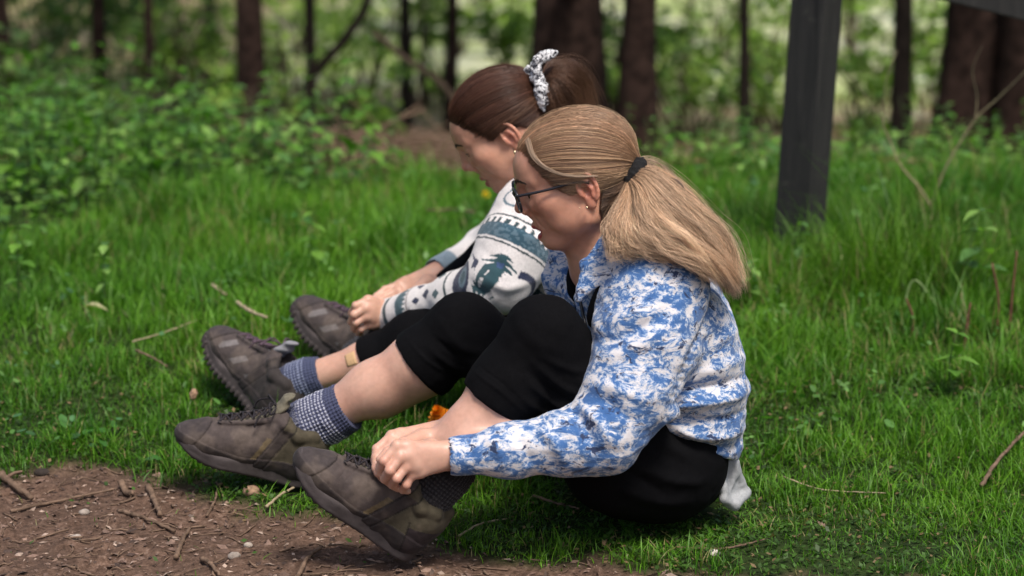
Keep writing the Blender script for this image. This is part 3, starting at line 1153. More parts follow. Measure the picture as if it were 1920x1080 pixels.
    Y = 7.9 + 9 * r.random(n) ** 1.4; x = (r.random(n) * 2 - 1) * (2.1 + (Y - 7.9) * .23)
    P = np.stack([x, Y, ground_z(x, Y) + .006], 1)
    a = r.normal(0, 1, (n, 3)) * np.array([1, 1, .35]); a = unit_rows(a) * (.02 + .02 * r.random((n, 1)))
    b_ = np.cross(a, unit_rows(r.normal(0, .3, (n, 3)) + np.array([0, 0, 1.]))) * .6
    v = np.stack([P - a, P - b_, P + a, P + b_], 1).reshape(-1, 3)
    me = mesh_np('leaf_litter', v, np.arange(4 * n).reshape(-1, 4), None, False)
    c = np.array([(.22, .13, .07), (.30, .2, .12), (.12, .07, .04), (.36, .28, .18)])[r.integers(0, 4, n)] * (.7 + .5 * r.random((n, 1)))
    set_col(me, np.repeat(c, 4, 0))
    tag(link('leaf_litter', me, leaf_m), 'brown fallen leaves on the floor of the wood', 'leaf litter', kind='stuff')


def box_mesh(c, ax, half, bev=.004, nz=2):
    """bevelled box as vertices and faces (chamfered edges)"""
    import bmesh
    bm = bmesh.new()
    bmesh.ops.create_cube(bm, size=2)
    for v in bm.verts: v.co = Vector((v.co.x * half[0], v.co.y * half[1], v.co.z * half[2]))
    bmesh.ops.bevel(bm, geom=bm.edges[:], offset=bev, segments=2, affect='EDGES', profile=.6)
    for v in bm.verts: v.co = Vector(np.array(c) + np.array(ax) @ np.array(v.co))
    me = bpy.data.meshes.new('box'); bm.to_mesh(me); bm.free()
    return me


def build_timber():
    m, t, b = mat('dark_stained_timber')
    g = NT(t); c = g.coord()
    mp = g.n('Mapping', {'Vector': c, 'Scale': (9.0, 9.0, .55)}).outputs[0]
    n = g.noise(mp, 7, 8, .7, .6)
    cr = g.noise(g.n('Mapping', {'Vector': c, 'Scale': (30.0, 30.0, .8)}).outputs[0], 2.4, 3, .6, .3)
    crk = g.ramp(cr, [(.34, (.35, .35, .35)), (.37, (1, 1, 1))])
    tc = g.ramp(n, [(.25, (.011, .011, .0115)), (.5, (.020, .0195, .0195)), (.66, (.030, .0285, .0275)), (.85, (.055, .050, .045))])
    tc = g.mix(crk, (.006, .006, .007, 1), tc)
    lich = g.ramp(g.noise(c, 16, 6, .7), [(.60, (0, 0, 0)), (.72, (.6, .6, .6))])
    g.to(g.mix(lich, tc, (.075, .075, .062, 1)), b.inputs['Base Color'])
    b.inputs['Roughness'].default_value = .75
    b.inputs['Specular IOR Level'].default_value = .3
    g.to(g.bump(g.math('ADD', g.math('ADD', n, g.math('MULTIPLY', crk, .6)), g.math('MULTIPLY', g.noise(mp, 40, 4), .4)), .7, .004), b.inputs['Normal'])
    base = gat(1494, 500)
    Y = base[1]
    root = empty('timber_frame', base)
    tag(root, 'dark grey leaning timber post with a sloping beam, in the grass behind the people', 'timber frame')
    up = unit(V(.052, .0, 1))
    e1 = unit(V(math.cos(R_(-38)), math.sin(R_(-38)), 0)); e1 = unit(e1 - up * np.dot(e1, up)); e2 = np.cross(up, e1)
    ax = np.stack([e1, e2, up], 1)
    H = 1.15
    me = box_mesh(base + up * (H / 2 - .15), ax, (.049, .044, H / 2 + .15))
    o = link('post', me, m); child_of(o, root)
    # sloping beam, fixed to the far side of the post, running down to a lower post outside the frame
    a = at(1540, -100, Y + .10); d_ = at(2330, 98, Y + .10)
    dr = unit(d_ - a); side = V(0, 1, 0); upb = np.cross(side, dr) * -1
    upb = upb if upb[2] > 0 else -upb
    L = np.linalg.norm(d_ - a)
    o = link('beam', box_mesh((a + d_) / 2 + upb * .0, np.stack([dr, side, upb], 1), (L / 2 + .08, .028, .055)), m); child_of(o, root)
    e = d_.copy(); gz = float(ground_z(e[0], e[1] + .08))
    o = link('post', box_mesh(V(e[0], e[1] + .08, (gz - .2 + e[2] + .1) / 2), np.eye(3), (.05, .045, (e[2] + .1 - gz + .2) / 2)), m); child_of(o, root)
    for k in (-.02, .02):
        s = Sdf(); p = a + dr * (.085 + k) - V(0, .03, 0) + upb * k
        s.sph(p, .008); sdf_obj('bolt', s, .002, metal_dark, root, 1)


def stone(u, v, r_, label, seed, col=None, name='stone', flat=.65):
    p = gat(u, v)
    s = Sdf()
    s.ell(p + V(0, 0, r_ * flat * .45), (r_, r_ * .8, r_ * flat))
    o = sdf_obj(name, s, r_ / 9, col or stone_m, None, 1, disp=lambda vv, n: vv + n * (fbm(vv, .55 / r_, 3, seed) * r_ * .22)[:, None])
    tag(o, label, 'stone')
    return o


def stick(pts, r0, label, m=None, lift=.004, twigs=(), r2=None, name='stick'):
    P = []
    for p in pts:
        g0 = gat(p[0], p[1]); P.append(g0 + V(0, 0, (p[2] if len(p) > 2 else lift) + r0 * .6))
    n = 22
    S0 = spline(P, n)
    rg = np.random.default_rng(int(abs(pts[0][0])) + 1)
    S0[1:-1] += rg.normal(0, r0 * .16, (n - 2, 3))
    rr = np.linspace(r0, r0 * .6 if r2 is None else r2, n) * (1 + .10 * rg.normal(0, 1, n).clip(-1, 1))
    v, q, t = tubes(S0[None], rr[None], 7)
    o = link(name, mesh_np(name, v, q, t), m or twig_m)
    tag(o, label, 'stick')
    for i, (f, du, dz, L) in enumerate(twigs):
        b0 = S0[int(f * (n - 1))]
        e = b0 + V(du, rg.normal(0, .4) * abs(du) + .0, dz) * 1.0
        tw = tube_obj('twig', [b0, (b0 + e) / 2 + V(0, 0, .003), e], r0 * .5, m or twig_m, None, 6, 8, r0 * .25)
        child_of(tw, o)
    return o


def build_small():
    r = np.random.default_rng(5)
    # --- sticks and stones one can point to
    stick([(-20, 885), (20, 915), (60, 938)], .0085, 'thick stick on the dirt at the lower left corner of the photo', twigs=((.4, .03, .01, 1),))
    stick([(20, 958), (110, 942), (215, 928)], .0035, 'long thin twig lying across the dirt at the left')
    stick([(278, 918), (290, 945), (300, 972)], .0072, 'short thick stick on the dirt below the grass edge')
    stick([(226, 918), (238, 930), (250, 942)], .0075, 'stubby chunk of stick left of the short thick stick')
    stick([(222, 960), (270, 978), (328, 996)], .0046, 'forked twig on the dirt pointing right', twigs=((.55, .02, .02, 1), (.8, .03, -.002, 1)))
    stick([(330, 1055), (342, 1020), (356, 992)], .0048, 'twig on the dirt pointing towards the far boots')
    stick([(388, 972), (404, 945), (410, 912)], .0030, 'thin twig on the dirt just left of the brown pebble')
    stick([(556, 1085), (580, 1055), (602, 1032)], .0045, 'curved twig at the bottom edge left of the near boot')
    stick([(378, 1050), (395, 1068), (412, 1085)], .0045, 'twig at the bottom edge of the photo')
    stick([(500, 968), (528, 948), (560, 928)], .0032, 'pale straw stalk beside the near boot', pale_twig_m, .012)
    stick([(1838, 948), (1865, 908), (1920, 850), (1960, 815)], .0046, 'long bare stick in the grass at the right edge', twig_m, .035)
    stick([(1468, 918), (1540, 938), (1660, 948)], .0016, 'thin dry stalk lying in the grass right of the shirt tail', pale_twig_m, .02)
    stick([(1000, 944), (1040, 958), (1086, 972)], .0030, 'dark twig in the shade under the raised knee', twig_m, .012)
    stick([(1275, 1036), (1360, 1038), (1440, 1026)], .0026, 'thin twig beside the white stone', twig_m, .006)
    stick([(250, 692), (310, 668), (372, 644)], .0019, 'dry stalk in the grass left of the upright boot', pale_twig_m, .05)
    stick([(256, 694), (284, 704), (314, 718)], .0028, 'short broken twig under the dry stalk in the grass', twig_m, .03)
    stick([(446, 632), (470, 648), (502, 664)], .0050, 'pale stick in the grass above the upright boot', pale_twig_m, .075)
    stick([(400, 584), (408, 592), (424, 606)], .0048, 'short pale stick in the grass above the toe of the upright boot', pale_twig_m, .06)
    stick([(860, 1020), (900, 1000), (950, 985)], .0022, 'thin twig in the short grass right of the near boot', pale_twig_m, .010)
    stick([(800, 430), (850, 428), (890, 436)], .0045, 'dead brown twig in the grass left of the patterned sleeve', twig_m, .05)
    stone(472, 936, .017, 'brown ridged pebble at the edge of the grass below the far boot', 2, simple('brown_stone', (.27, .17, .11), rough=.8, var=.35, nscale=120))
    stone(1340, 1043, .0105, 'small white stone on the ground at the bottom, right of centre', 3, simple('white_stone', (.62, .56, .50), rough=.85, var=.15, nscale=90))
    stone(158, 960, .011, 'round stone on the dirt at the lower left', 4)
    stone(140, 1010, .012, 'pale stone on the dirt near the bottom left corner', 5)
    stone(438, 1046, .011, 'pale stone on the dirt near the bottom edge', 6)
    stone(466, 1028, .008, 'small pale stone just above and right of the bottom-edge one', 7)
    stone(80, 886, .014, 'dark clod of earth at the grass edge on the left', 8, simple('dark_clod', (.03, .022, .018), rough=.95, var=.4, nscale=60))
    # --- loose chips and grit on the path
    n = 9000
    x = -1.15 + 1.75 * r.random(n); Y = 3.6 + 1.0 * r.random(n)
    k = r.random(n) < dirtness(x, Y) * 1.0 + .02
    x, Y = x[k], Y[k]; n = len(x)
    P = np.stack([x, Y, ground_z(x, Y) + .0015], 1)
    big = r.random(n) ** 5
    L = (.0026 + .0115 * big)[:, None]
    a = unit_rows(r.normal(0, 1, (n, 3)) * np.array([1, 1, .25])) * L
    b = unit_rows(np.cross(a, unit_rows(r.normal(0, .4, (n, 3)) + np.array([0, 0, 1.])))) * L * (.18 + .5 * r.random((n, 1)))
    c = np.array([0, 0, 1.]) * L * .28
    v = np.stack([P - a, P - b, P + a, P + b, P + c], 1).reshape(-1, 3)
    i0 = (np.arange(n) * 5)[:, None]
    tr = np.concatenate([i0 + np.array(t) for t in ((0, 1, 4), (1, 2, 4), (2, 3, 4), (3, 0, 4))])
    me = mesh_np('path_litter', v, None, tr, False)
    col = np.array([(.13, .08, .06), (.22, .145, .11), (.06, .038, .03), (.33, .245, .195), (.17, .11, .085)])[r.integers(0, 5, n)] * (.7 + .6 * r.random((n, 1)))
    set_col(me, np.repeat(col, 5, 0))
    tag(link('path_litter', me, attr_mat('chips', rough=.9, var=.3, nscale=200)), 'bark chips and grit strewn over the dirt path', 'path litter', kind='stuff')
    n = 700
    x = -1.1 + 1.5 * r.random(n); Y = 3.6 + 1.0 * r.random(n)
    k = r.random(n) < dirtness(x, Y); x, Y = x[k], Y[k]; n = len(x)
    paths = []
    for i in range(n):
        a = r.random() * 6.28; Ln = .015 + .075 * r.random() ** 2.5
        p0 = V(x[i], Y[i], 0); e = p0 + V(math.cos(a), math.sin(a) * .8, 0) * Ln; mdl = (p0 + e) / 2 + V(r.normal(0, .004), r.normal(0, .004), 0)
        pp = spline([p0, mdl, e], 5); pp[:, 2] = ground_z(pp[:, 0], pp[:, 1]) + .002 + .006 * r.random() * np.linspace(0, 1, 5)
        paths.append(pp)
    v, q, t = tubes(np.array(paths), (.0008 + .0016 * r.random((n, 1)) ** 2) * np.ones((1, 5)), 5)
    tag(link('twig_litter', mesh_np('twig_litter', v, q, t), twig_m), 'small broken twigs scattered over the dirt path', 'twig litter', kind='stuff')

    # --- bare forked sapling right of the post
    b0 = gat(1745, 462); Y = b0[1]
    t = empty('sapling', b0); tag(t, 'thin bare sapling forking into two long stems, right of the post', 'sapling')
    child_of(tube_obj('stem', [b0 - V(0, 0, .02), at(1744, 425, Y), at(1746, 385, Y)], .0044, sap_m, None, 8, 14, .0038), t)
    l = tube_obj('branch', [at(1746, 387, Y), at(1722, 350, Y), at(1690, 312, Y), at(1668, 262, Y + .02), at(1655, 225, Y + .03), at(1662, 150, Y + .05), at(1682, 95, Y + .06)], .0034, sap_m, None, 8, 40, .0014)
    child_of(l, t)
    rb = tube_obj('branch', [at(1746, 387, Y), at(1762, 340, Y - .01), at(1785, 292, Y - .02), at(1830, 222, Y - .03), at(1870, 185, Y - .04), at(1930, 125, Y - .05), at(2000, 40, Y - .06)], .0032, sap_m, None, 8, 40, .0016)
    child_of(rb, t)
    child_of(tube_obj('twig', [at(1829, 224, Y - .03), at(1832, 180, Y - .03), at(1824, 130, Y - .03), at(1842, 85, Y - .03)], .0020, sap_m, None, 6, 20, .0008), rb)
    child_of(tube_obj('twig', [at(1655, 225, Y + .03), at(1630, 190, Y + .04), at(1600, 150, Y + .05), at(1560, 110, Y + .06)], .0016, sap_m, None, 6, 16, .0007), l)
    # --- reddish dead stems at the right
    red = simple('red_dead_stem', (.12, .045, .03), rough=.85, var=.4, nscale=80)
    for i, (u, v, h, lab) in enumerate([(1808, 652, .10, 'short reddish dead stem in the grass at the right, leftmost of the group'), (1866, 640, .17, 'tall reddish dead stem at the right, middle of the group'),
                                        (1892, 628, .18, 'tall reddish dead stem at the right, nearest the edge of the photo'), (1708, 640, .09, 'lone short dead stem in the grass at the right, away from the group')]):
        p = gat(u, v)
        o = tube_obj('dead_plant', [p, p + V(.004, 0, h * .5), p + V(.012 * (-1) ** i, .01, h)], .0035, red, None, 6, 10, .002)
        tag(o, lab, 'dead stem')
    # --- arching pale blades in the tuft at the right
    for i, (a, b, c, lab) in enumerate([((1690, 600), (1715, 525), (1768, 590), 'pale grass blade arching over to the right in the dark tuft'),
                                        ((1795, 560), (1812, 500), (1795, 480), 'upright pale grass blade in the dark tuft')]):
        p = gat(a[0], a[1])
        o = tube_obj('grass_blade', [p, at(b[0], b[1], p[1]), at(c[0], c[1], p[1] - .03)], .0028, sap_green, None, 5, 16, .001)
        tag(o, lab, 'grass blade')
    # --- dead leaf, seed head, flowers
    LV, LQ, LT = leaf_mesh('dead_leaf', .060, .030, None, .5, .6)
    p = gat(158, 612)
    me = mesh_np('dead_leaf', (LV @ roty(-.25).T) @ rotz(-.2).T + p + V(0, 0, .045), LQ, LT); set_col(me, np.tile(V(.38, .36, .20), (len(LV), 1)))
    tag(link('dead_leaf', me, leaf_m), 'curled pale dead leaf lying on the grass at the left', 'leaf')
    p = gat(352, 790)
    t = empty('seed_head', p); tag(t, 'small brown seed head on a pale stalk, left of the upright boot', 'seed head')
    top = at(362, 742, p[1])
    child_of(tube_obj('stalk', [p, (p + top) / 2 + V(-.003, 0, 0), top], .0016, sap_green, None, 6, 10), t)
    s = Sdf(); s.ell(top, (.007, .007, .009)); s.ell(top + V(.003, 0, .009), (.004, .004, .006))
    child_of(sdf_obj('head', s, .0012, simple('seed_brown', (.30, .19, .12), rough=.9, var=.5, nscale=400), None, 0, disp=lambda v, n: v + n * (fbm(v, 400, 2, 1) * .0014)[:, None]), t)

    def flower(c, rad, colr, nrings, name, label, facing, stalk_to):
        t = empty(name, c); tag(t, label, 'flower')
        f = unit(facing); e1 = unit(np.cross(f, V(0, 0, 1.01))); e2 = np.cross(f, e1)
        G = Gather()
        for ring in range(nrings):
            rr = rad * (1 - ring / (nrings + .5)); m_ = int(16 - ring * 2)
            for i in range(m_):
                a = 2 * np.pi * (i + ring * .5) / m_
                d = e1 * math.cos(a) + e2 * math.sin(a); s_ = np.cross(f, d)
                b0 = c + f * rad * .14 * ring
                wdt = rad * .22
                v = np.array([b0, b0 + d * rr * .6 + s_ * wdt + f * rad * (.1 + .15 * ring), b0 + d * rr + f * rad * (.05 + .22 * ring), b0 + d * rr * .6 - s_ * wdt + f * rad * (.1 + .15 * ring)])
                G.add(v, [(0, 1, 2, 3)], None, np.array(colr) * (.8 + .4 * r.random()))
        me = G.mesh('petals'); child_of(link('petals', me, leaf_m), t)
        child_of(tube_obj('stalk', [c, (c + stalk_to) / 2 + V(.003, 0, 0), stalk_to], .0018, stem_m, None, 6, 8), t)
    p = gat(912, 392); c = at(911, 366, p[1])
    flower(c, .013, (.85, .62, .02), 4, 'dandelion', 'yellow dandelion in the grass below the dark-haired face', V(-.1, -.6, .8), p)
    Yf = 4.62
    c = at(826, 785, Yf); gz = float(ground_z(c[0], Yf))
    flower(c, .026, (.80, .26, .01), 5, 'orange_flower', 'orange flower in the grass between the two shins', V(-.2, -.6, .75), V(c[0], Yf, gz))
    # fallen leaves near the heel
    for i, (u, v, s_, lab) in enumerate([(806, 966, .5, 'small brown dead leaf behind the heel of the near boot'), (838, 950, .4, 'tiny curled dead leaf in the grass right of the near boot'),
                                         (420, 440, 1.0, 'yellowed leaf in the grass at the foot of the leafy bank')]):
        p = gat(u, v)
        me = mesh_np('dead_leaf', (LV * s_ @ roty(-.9).T) @ rotz(i * 2.1).T + p + V(0, 0, .02 + .03 * (i == 2)), LQ, LT); set_col(me, np.tile(V(.32, .19, .11), (len(LV), 1)))
        tag(link('dead_leaf', me, leaf_m), lab, 'leaf')


sap_green = simple('pale_green_stalk', (.22, .32, .12), rough=.7, var=.2, nscale=60)
# ================================================================== people
def frame_from(fwd, up):
    f = unit(fwd); l = unit(np.cross(up, f)); u = np.cross(f, l)
    return np.stack([f, l, u], 1)


def head_frame(pitch, yaw=0.0, roll=0.0):
    """faces -X; pitch = chin down; yaw>0 turns the face away from the camera; roll>0 tips the crown to the camera"""
    p, y, r = R_(pitch), R_(yaw), R_(roll)
    f = V(-math.cos(p) * math.cos(y), math.cos(p) * math.sin(y), -math.sin(p))
    l0 = V(-math.sin(y), -math.cos(y), 0)
    u0 = np.cross(f, l0)
    l = l0 * math.cos(r) - u0 * math.sin(r)
    u = np.cross(f, l)
    return np.stack([f, l, u], 1)


def head_sdf(s, mouth_open=0.0, lid=0.5):
    s.ell((0, 0, .048), (.092, .073, .078), .01)
    s.ell((.05, 0, .046), (.0525, .058, .052), .02)
    s.ell((.048, 0, -.008), (.046, .056, .058), .02)
    s.ell((.069, 0, -.042), (.027, .032, .032), .018)
    s.ell((.0768, 0, -.0745), (.0165, .020, .0145), .013)
    for q in (1, -1):
        s.rc((.0, q * .057, -.005), (.008, q * .050, -.045), .013, .013, .02)
        s.rc((.008, q * .050, -.045), (.064, q * .017, -.0750), .013, .012, .025)
        s.ell((.035, q * .045, -.03), (.034, .016, .032), .02)
        s.ell((.060, q * .046, -.002), (.022, .017, .018), .02)
        s.rc((.0925, q * .010, .037), (.074, q * .045, .037), .0085, .007, .012)
        s.ell((.104, q * .0345, .020), (.0165, .0185, .0125), .009, cut=True)
    s.rc((.086, 0, .030), (.092, 0, -.016), .0115, .0135, .010)
    for q in (1, -1):
        s.rc((.088, q * .008, .004), (.084, q * .030, -.004), .011, .011, .012)
    s.rc((.0965, 0, .030), (.1105, 0, -.002), .0062, .0070, .013)
    s.sph((.1132, 0, -.0070), .0074, .007)
    for q in (1, -1):
        s.ell((.1022, q * .0105, -.0130), (.0088, .0060, .0072), .006)
        s.ell((.108, q * .0075, -.0195), (.0055, .003, .005), .003, cut=True)
        # eyelids: a ball with an almond opening
        c = V(.0785, q * .0315, .0195)
        s.sph(c, .0138, .005)
        if lid > .1: s.ell(c + V(.012, 0, -.003 + .002 * lid), (.006, .0110, .0003 + .0034 * lid), .0015, cut=True)
        s.rc((.0985, q * .0165, -.017), (.0845, q * .0300, -.046), .0016, .0010, .006, cut=True)     # smile fold
        s.rc((.094, q * .020, .0065), (.083, q * .040, .008), .0010, .0008, .004, cut=True)        # under the eye
        # lips
        s.rc((.0965, 0, -.0418), (.0795, q * .0235, -.0500), .0058, .0028, .004)
        s.rc((.0922 - mouth_open * .2, 0, -.0588 - mouth_open), (.0785, q * .0215, -.0520), .0066, .003, .004)
    s.ell((.094, 0, -.0502 - mouth_open * .5), (.012, .0185, .0008 + mouth_open * .75), .002, cut=True)
    s.ell((.0975, 0, -.0285), (.006, .003, .007), .004, cut=True)      # philtrum
    for q in (1, -1):
        # ear: shell, helix rim, antihelix, concha, lobe
        A = np.stack([unit((.965, -.25 * q, -.08)), unit((.25, .965 * q, 0)), unit((.077, -.020 * q, .9965))], 1)
        o, ax, sc = s.o.copy(), s.ax.copy(), s.sc
        s.frame(s.W((-.004, q * .0715, .001)), ax @ A, sc * .96)
        s.ell((-.004, .001, .0), (.017, .0045, .027), .006)
        th = np.linspace(R_(-60), R_(195), 15)
        rim = [(-.004 + .0165 * math.cos(t) * (1.0), .0045, .003 + .0275 * math.sin(t)) for t in th]
        rim = [(-(p[0] + .004) - .004, p[1], p[2]) for p in rim]
        s.chain(rim, [.0034] * len(rim), .0025)
        s.ell((.000, .0075, -.003), (.0085, .008, .0115), .003, cut=True)
        s.chain([(-.0085, .005, -.014), (-.0105, .0055, .0), (-.006, .005, .012), (.002, .004, .017)], [.0022, .0021, .0019, .0016], .005)
        s.rc((.0095, .004, .001), (.0085, .004, -.008), .0036, .003, .003)
        s.ell((.000, .001, -.027), (.0085, .0042, .0085), .005)
        s.frame(o, ax, sc)


def head_local(v, o, ax, sc):
    return ((v - o) @ ax) / sc


def face_tint(c, L, lipcol):
    """lips, cheeks, nose and ears by their own colour"""
    x, y, z = L.T
    ay = np.abs(y)
    up = -.0498 + .0106 * np.clip(1 - (ay / .0245) ** 1.6, 0, 1) - .0016 * np.exp(-(y / .004) ** 2)
    lo = -.0505 - .0160 * np.clip(1 - (ay / .0225) ** 2, 0, 1)
    m = sstep(.0015, -.0012, z - up) * sstep(-.0015, .0012, z - lo) * (x > .072) * (ay < .0245)
    blush = np.exp(-(((x - .07) / .03) ** 2 + ((ay - .045) / .018) ** 2 + ((z + .008) / .018) ** 2)) * .5
    blush += np.exp(-(((x - .116) / .012) ** 2 + (y / .013) ** 2 + ((z + .008) / .012) ** 2)) * .6
    blush += np.exp(-(((x + .006) / .02) ** 2 + ((z) / .032) ** 2)) * (ay > .071) * .9
    blush = np.clip(blush, 0, 1)[:, None]
    c = c * (1 - blush * np.array([.06, .30, .30]))
    m = m[:, None]
    return c * (1 - m) + np.array(lipcol) * m


def hand(s, wrist2, mcp, fingers, thumb, k=.006, r=.0082):
    """wrist2: two wrist points (radial, ulnar); mcp: four knuckles; fingers: four lists PIP, DIP, tip; thumb: joints"""
    wr, wu = wrist2
    for i, m in enumerate(mcp):
        t = i / 3
        a = wr * (1 - t) + wu * t
        s.rc(a, m, .0145, .0105, .010)
    for i in range(3):
        s.rc((mcp[i] * .8 + wr * .2), (mcp[i + 1] * .8 + wu * .2), .0105, .0105, .008)
    for i, f in enumerate(fingers):
        sc = (1.0, 1.03, .97, .86)[i]
        pts = [mcp[i]] + list(f)
        s.sph(mcp[i], .0100 * sc, .004)
        s.chain(pts, [r * 1.08 * sc, r * sc, r * .9 * sc, r * .8 * sc], .0035, .002)
        s.sph(pts[1], r * 1.06 * sc, .002)
    s.chain(thumb, [.0155, .0115, .0098, .0082][:len(thumb)], .007, .003)


# ---- materials of people
SKIN_A = (.56, .325, .245)
skin = attr_mat('skin', rough=.42, var=.08, nscale=60, bump=.2, bdist=.0008, spec=.42, sss=.22)
black_cloth = simple('black_stretch_cloth', (.0034, .0034, .0042), rough=.9, var=.3, nscale=300, bump=.25, bdist=.0006, spec=.08)
eye_white = simple('eye_white', (.72, .68, .66), rough=.2, var=.04, bump=0)
iris_m = simple('iris_brown', (.05, .03, .02), rough=.1, var=.3, nscale=500, bump=0)
metal_gold = simple('earring_metal', (.8, .68, .45), rough=.25, metal=1, bump=0)
black_plastic = simple('black_plastic', (.012, .012, .016), rough=.28, var=.2, bump=0, spec=.5)
rubber = simple('boot_rubber', (.062, .052, .052), rough=.8, var=.3, nscale=30, bump=.4, bdist=.001, spec=.2)
lace_m = simple('boot_lace', (.02, .016, .02), rough=.85, var=.6, nscale=400, bump=.4)
lace2_m = simple('boot_lace_flecked', (.085, .055, .075), rough=.85, var=.7, nscale=500, bump=.4)
lining_m = simple('boot_lining', (.22, .22, .24), rough=.9, var=.15, nscale=300)
tongue_m = simple('boot_tongue', (.14, .125, .09), rough=.9, var=.25, nscale=200)
boot_m = attr_mat('boot_suede', rough=.82, var=.28, nscale=90, bump=.4, bdist=.0008, spec=.22, sheen=.05)
hair_m = attr_mat('hair', rough=.38, var=.10, nscale=300, bump=0, spec=.45)
fleece_m = attr_mat('patterned_fleece', rough=.95, var=.14, nscale=260, bump=.9, bdist=.0022, spec=.1, sheen=.25)
sock_m = attr_mat('knit_sock', rough=.95, var=.3, nscale=500, bump=.5, bdist=.0012, spec=.1, sheen=.15)
scrunchie_m = None


def marble_fleece():
    m, t, b = mat('marbled_fleece')
    g = NT(t)
    c = g.coord()
    mp = g.n('Mapping', {'Vector': c, 'Rotation': (0, R_(-22), 0), 'Scale': (.8, 1.0, 1.35)}).outputs[0]
    warp = g.n('TexNoise', {'Vector': mp, 'Scale': 22.0, 'Detail': 3.0}).outputs['Color']
    mp2 = g.mix(.045, mp, warp, 'ADD')
    big = g.noise(mp2, 29, 10, .74, .35)
    fine = g.noise(mp2, 85, 5, .72, .4)
    s = g.math('ADD', big, g.math('MULTIPLY', g.math('SUBTRACT', fine, .5), .66))
    white, pale, mid, blue, navy = (.62, .60, .62), (.38, .44, .56), (.15, .25, .44), (.050, .125, .31), (.03, .045, .10)
    c1 = g.ramp(s, [(.37, blue), (.44, blue), (.485, mid), (.52, pale), (.565, white), (1, white)])
    nv = g.noise(mp2, 34, 8, .75, .6)
    mk = g.ramp(g.math('ADD', nv, g.math('MULTIPLY', g.math('SUBTRACT', fine, .5), .3)), [(.565, (0, 0, 0)), (.60, (1, 1, 1))])
    c2 = g.mix(mk, c1, navy)
    # pinkish white cast in places
    g.to(c2, b.inputs['Base Color'])
    b.inputs['Roughness'].default_value = .95
    b.inputs['Specular IOR Level'].default_value = .1
    b.inputs['Sheen Weight'].default_value = .2
    pile = g.math('ADD', g.noise(c, 420, 3), g.math('MULTIPLY', g.noise(c, 120, 3), 1.2))
    g.to(g.bump(pile, .6, .0012), b.inputs['Normal'])
    return m


marble_m = marble_fleece()


def scrunchie_mat():
    m, t, b = mat('scrunchie_cloth')
    g = NT(t)
    c = g.coord()
    n = g.noise(c, 70, 4, .6, 2.5)
    g.to(g.ramp(n, [(.465, (.02, .02, .03)), (.51, (.68, .68, .70))]), b.inputs['Base Color'])
    b.inputs['Roughness'].default_value = .8
    return m


scrunchie_m = scrunchie_mat()
bobble_m = simple('black_hair_elastic', (.008, .008, .009), rough=.85, var=.4, nscale=500, bump=.8, bdist=.002)
lens_m, _t, _b = mat('spectacle_lens')
_b.inputs['Transmission Weight'].default_value = 1.0
_b.inputs['Roughness'].default_value = 0.0
_b.inputs['IOR'].default_value = 1.03
_b.inputs['Base Color'].default_value = (.97, .98, .98, 1)


